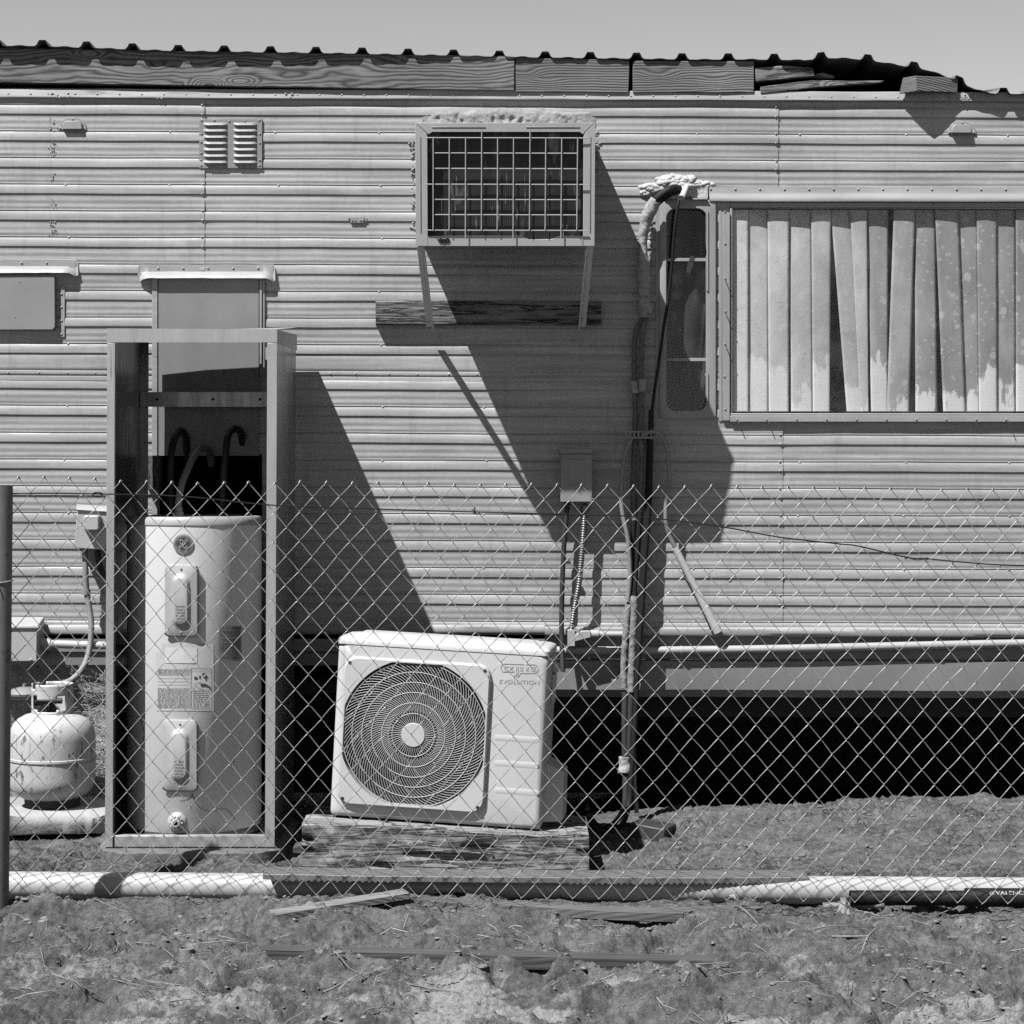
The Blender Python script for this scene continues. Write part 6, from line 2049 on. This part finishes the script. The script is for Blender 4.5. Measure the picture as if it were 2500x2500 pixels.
# branches
def branch(label, pts_, r_, twigs=()):
    mb = MB()
    q = [gpt(*p) + Vector((0, 0, h)) for p, h in pts_]
    q = crom(q, 8)
    r_ *= 0.62
    mb.tube(q, r_, 8, True, [r_ * (1 - 0.55 * i / len(q)) for i in range(len(q))], 0.25)
    for tw2 in twigs:
        q2 = crom([gpt(*p) + Vector((0, 0, h)) for p, h in tw2], 6)
        mb.tube(q2, r_ * .5, 6, True, [r_ * .55 * (1 - 0.6 * i / len(q2)) for i in range(len(q2))])
    return tag(mb.build('dry_branch', TWIG, None, True, 60, base=q[0]), label, 'branch')
branch('forked bleached branch lying at the right in front of the black pipe', [((2282, 2252), .012), ((2310, 2236), .012), ((2370, 2228), .02), ((2440, 2222), .03), ((2530, 2224), .03)], 0.0045,
       ([((2352, 2230), .02), ((2358, 2222), .05), ((2360, 2215), .07)], [((2440, 2222), .03), ((2458, 2214), .05), ((2480, 2205), .06)], [((2470, 2224), .03), ((2490, 2205), .06), ((2510, 2200), .07)]))
branch('straight pale stick poking out of the dirt near the bottom right', [((2064, 2446), .0), ((2071, 2446), .03), ((2068, 2446), .06), ((2064, 2446), .088)], 0.0035)
branch('thin curved pale twig on the dirt at lower left', [((270, 2416), .004), ((330, 2424), .01), ((400, 2438), .008)], 0.0022, ([((330, 2424), .01), ((360, 2444), .006)],))
branch('crossing dry twigs lying near the bottom left', [((35, 2430), .004), ((75, 2436), .01), ((112, 2448), .004)], 0.0032)
branch('long thin dry twig lying below the sunken beam', [((820, 2380), .004), ((860, 2383), .01), ((905, 2408), .004)], 0.0026)
branch('dark splintered stick lying below the paper scrap', [((1790, 2220), .008), ((1815, 2236), .01), ((1850, 2262), .006)], 0.006)
branch('flat grey splinter lying at centre right of the ground', [((2030, 2308), .006), ((2080, 2312), .008), ((2128, 2312), .006)], 0.0075)
branch('dry bent twig lying across the bottom left corner', [((212, 2478), .004), ((250, 2468), .012), ((282, 2462), .006)], 0.0042)
branch('grey stick lying flat at bottom centre', [((1000, 2420), .006), ((1060, 2428), .008), ((1120, 2436), .006)], 0.005)

# slender twigs strewn on the open dirt: one is built, the others are copies of it
rt = random.Random(21)
tw_pts = []
for k in range(13):
    u = k / 12
    tw_pts.append(Vector((0.16 * (u - .5), 0.012 * math.sin(u * 4.0) + 0.004 * math.sin(u * 11), 0.004 + 0.010 * math.sin(PI * u))))
mb = MB()
mb.tube(tw_pts, 0.002, 7, True, [0.0024 * (1 - 0.6 * k / 12) for k in range(13)], 0.25)
mb.tube([tw_pts[5], tw_pts[5] + Vector((0.02, 0.018, 0.006)), tw_pts[5] + Vector((0.045, 0.026, 0.004))], 0.0012, 6, True, [0.0013, 0.001, 0.0006])
mb.tube([tw_pts[8], tw_pts[8] + Vector((0.015, -0.014, 0.008)), tw_pts[8] + Vector((0.03, -0.02, 0.003))], 0.001, 6, True, [0.0011, 0.0009, 0.0005])
proto = mb.build('dry_twig', TWIG, None, True, 60)
tag(proto, 'slender dry twig strewn loose on the open dirt', 'twig', 'slender twigs strewn on the dirt')
for k in range(26):
    o = proto if k == 0 else proto.copy()
    if k:
        COL.objects.link(o)
    x_, y_ = rt.uniform(-1.75, 1.75), -1.5 - 1.25 * rt.random()
    az = rt.gauss(0, 0.55)
    h0, h1 = gz(x_ - .06 * math.cos(az), y_ - .06 * math.sin(az)), gz(x_ + .06 * math.cos(az), y_ + .06 * math.sin(az))
    o.location = (x_, y_, max((h0 + h1) / 2, gz(x_, y_)) + 0.001)
    o.rotation_euler = (rt.uniform(-.4, .4), -math.atan2(h1 - h0, .12), az)
    q_ = rt.uniform(.45, 1.15)
    o.scale = (q_, q_ * rt.choice((-1, 1)), q_)

# loose straw and stones scattered over the dirt
mb = MB()
N0 = 2600
sx_ = np.random.RandomState(5)
X = sx_.uniform(-2.0, 2.0, N0); Y = -1.25 - 1.75 * sx_.beta(1.1, 1.0, N0)
kp = (fbm(X * 2.6 + 50, Y * 3.4 + 9, 3) + 0.25 * sx_.randn(N0)) > 0.06
X, Y = X[kp], Y[kp]; N0 = len(X)
A = 0.35 * sx_.randn(N0) + PI * (sx_.rand(N0) > .5) + 0.6 * (sx_.rand(N0) - .5) * (sx_.rand(N0) > .5) * 4; LL = sx_.uniform(0.02, 0.12, N0) * (0.5 + 1.2 * sx_.rand(N0) ** 3)
mx_, my_ = X + LL * .5 * np.cos(A) + .01 * sx_.randn(N0), Y + LL * .5 * np.sin(A) + .01 * sx_.randn(N0)
ex_, ey_ = X + LL * np.cos(A), Y + LL * np.sin(A)
Z0, Z1, Z2 = ground_h(X, Y), ground_h(mx_, my_), ground_h(ex_, ey_)
for i in range(N0):
    lift = sx_.rand() ** 3 * 0.03
    mb.tube([(X[i], Y[i], Z0[i] + .001), (mx_[i], my_[i], max(Z1[i], (Z0[i] + Z2[i]) / 2) + .003 + lift * .5), (ex_[i], ey_[i], Z2[i] + .002 + lift)], 0.0005 + 0.0008 * sx_.rand() ** 3, 4, False)
tag(mb.build('straw_litter', STRAW, None, True, 60, base=(0, -2, 0)), 'bits of dry straw and stems scattered over the trampled dirt', 'straw', None, 'stuff')
mb = MB()      # crumbled clods of the same earth
NC = 8000
X = sx_.uniform(-2.0, 2.0, NC); Y = -1.22 - 1.8 * sx_.beta(1.0, 1.0, NC)
bk_ = sx_.rand(NC) < 0.22
Y = np.where(bk_, sx_.uniform(-0.85, 0.02, NC), Y)
dens = fbm(X * 2.4 + 21, Y * 4.2 + 77, 4) + 0.5 * fbm(X * 9 + 3, Y * 12 + 31, 3)
keep = (dens + 0.16 * sx_.randn(NC)) > 0.02
X, Y = X[keep], Y[keep]
Z = ground_h(X, Y)
for i in range(len(X)):
    r_ = (0.003 + 0.008 * sx_.rand() ** 5) * (1.15 if Y[i] < -1.2 else 0.8)
    sq = [sx_.uniform(.7, 1.35), sx_.uniform(.7, 1.2), sx_.uniform(.45, .9)]
    ph = sx_.uniform(0, 6)
    vs, fs = [], []
    n = 8
    for j, (rr, hh) in enumerate(((.7, -.35), (1.0, .15), (.82, .62), (.35, .85))):
        for k in range(n):
            a = 2 * PI * k / n + ph
            w = 1 + .30 * math.sin(a * 2 + ph * 3 + j) + .16 * math.sin(a * 3 + ph * 7 + 2 * j)
            vs.append((X[i] + r_ * rr * w * sq[0] * math.cos(a), Y[i] + r_ * rr * w * sq[1] * math.sin(a), Z[i] + r_ * hh * sq[2] * (1 + .25 * math.sin(a + ph * 2))))
    for j in range(3):
        for k in range(n):
            a, b = j * n + k, j * n + (k + 1) % n
            fs.append((a, b, b + n, a + n))
    fs.append(tuple(range(3 * n, 4 * n)))
    mb.add(vs, fs)
tag(mb.build('soil_clods', CLOD, None, True, 30, base=(0, 0, 0)), 'crumbled clods of dry earth lying over the trampled ground', 'clods', None, 'stuff')
mb = MB()
N1 = 1800
X = sx_.uniform(-2.0, 2.0, N1); Y = sx_.uniform(-3.0, 0.05, N1)
keep = ~((np.abs(Y + 1.0) < 0.08)) & (sx_.rand(N1) < np.where((X > 0.2) & (Y > -0.8), 1.0, 0.22))
X, Y = X[keep], Y[keep]
Z = ground_h(X, Y)
for i in range(len(X)):
    r_ = 0.0025 + 0.012 * sx_.rand() ** 6
    sq = [sx_.uniform(.7, 1.2) for _ in range(3)]
    vs, fs = [], []
    n = 7
    for j, (rr, hh) in enumerate(((.6, -.5), (1, 0), (.75, .45), (.25, .65))):
        for k in range(n):
            a = 2 * PI * k / n + i
            w = 1 + .35 * math.sin(a * 2 + i * 1.3 + j) * .6
            vs.append((X[i] + r_ * rr * w * sq[0] * math.cos(a), Y[i] + r_ * rr * w * sq[1] * math.sin(a), Z[i] + r_ * hh * sq[2]))
    for j in range(3):
        for k in range(n):
            a, b = j * n + k, j * n + (k + 1) % n
            fs.append((a, b, b + n, a + n))
    fs.append(tuple(range(3 * n, 4 * n)))
    mb.add(vs, fs)
tag(mb.build('scattered_stones', STONE, None, True, 35, base=(0, -1, 0)), 'small stones and clods scattered over the dirt on both sides of the fence', 'stones', None, 'stuff')

# ------------------------------------------------------------------ light, sky, camera
SUNV = Vector((1.01, 1.0, -2.18)).normalized()
su = bpy.data.lights.new('sun', 'SUN')
su.energy = 5.0
su.angle = R(0.53)
su.color = (1.0, 1.0, 1.0)
so_ = bpy.data.objects.new('sun', su)
COL.objects.link(so_)
so_.rotation_euler = SUNV.to_track_quat('-Z', 'Y').to_euler()

w = bpy.data.worlds.new('World')
sc.world = w
w.use_nodes = True
nt = w.node_tree
bg = nt.nodes['Background']
sky = nt.nodes.new('ShaderNodeTexSky')
sky.sky_type = 'NISHITA'
sky.sun_disc = False
to = -SUNV
sky.sun_elevation = math.asin(to.z)
sky.sun_rotation = math.atan2(to.x, to.y) % (2 * PI)
sky.air_density = 1.0; sky.dust_density = 0.0; sky.ozone_density = 1.0
sep = nt.nodes.new('ShaderNodeSeparateColor')      # black-and-white picture taken through a red filter
cmb = nt.nodes.new('ShaderNodeCombineColor')
nt.links.new(sky.outputs[0], sep.inputs[0])
for k in range(3): nt.links.new(sep.outputs[0], cmb.inputs[k])
nt.links.new(cmb.outputs[0], bg.inputs[0])
bg.inputs[1].default_value = 0.058

cam = bpy.data.cameras.new('camera')
cam.sensor_width = 36; cam.sensor_fit = 'HORIZONTAL'
cam.lens = 36 * F / 2500
cam.shift_y = -(1250 - HY) / 2500
cam.clip_end = 1000
co_ = bpy.data.objects.new('camera', cam)
COL.objects.link(co_)
co_.location = (0, -CAMD, CAMZ)
co_.rotation_euler = (R(90), 0, 0)
sc.camera = co_

sc.view_settings.view_transform = 'Standard'
sc.view_settings.look = 'None'
sc.view_settings.gamma = 1.0
sc.view_settings.use_curve_mapping = False
sc.view_settings.exposure = 1.7
sc.cycles.max_bounces = 8
sc.cycles.use_denoising = False      # keep the grit; what noise is left reads as film grain
sc.cycles.transparent_max_bounces = 12

for o in list(bpy.data.objects):
    if '_b' in o: del o['_b']
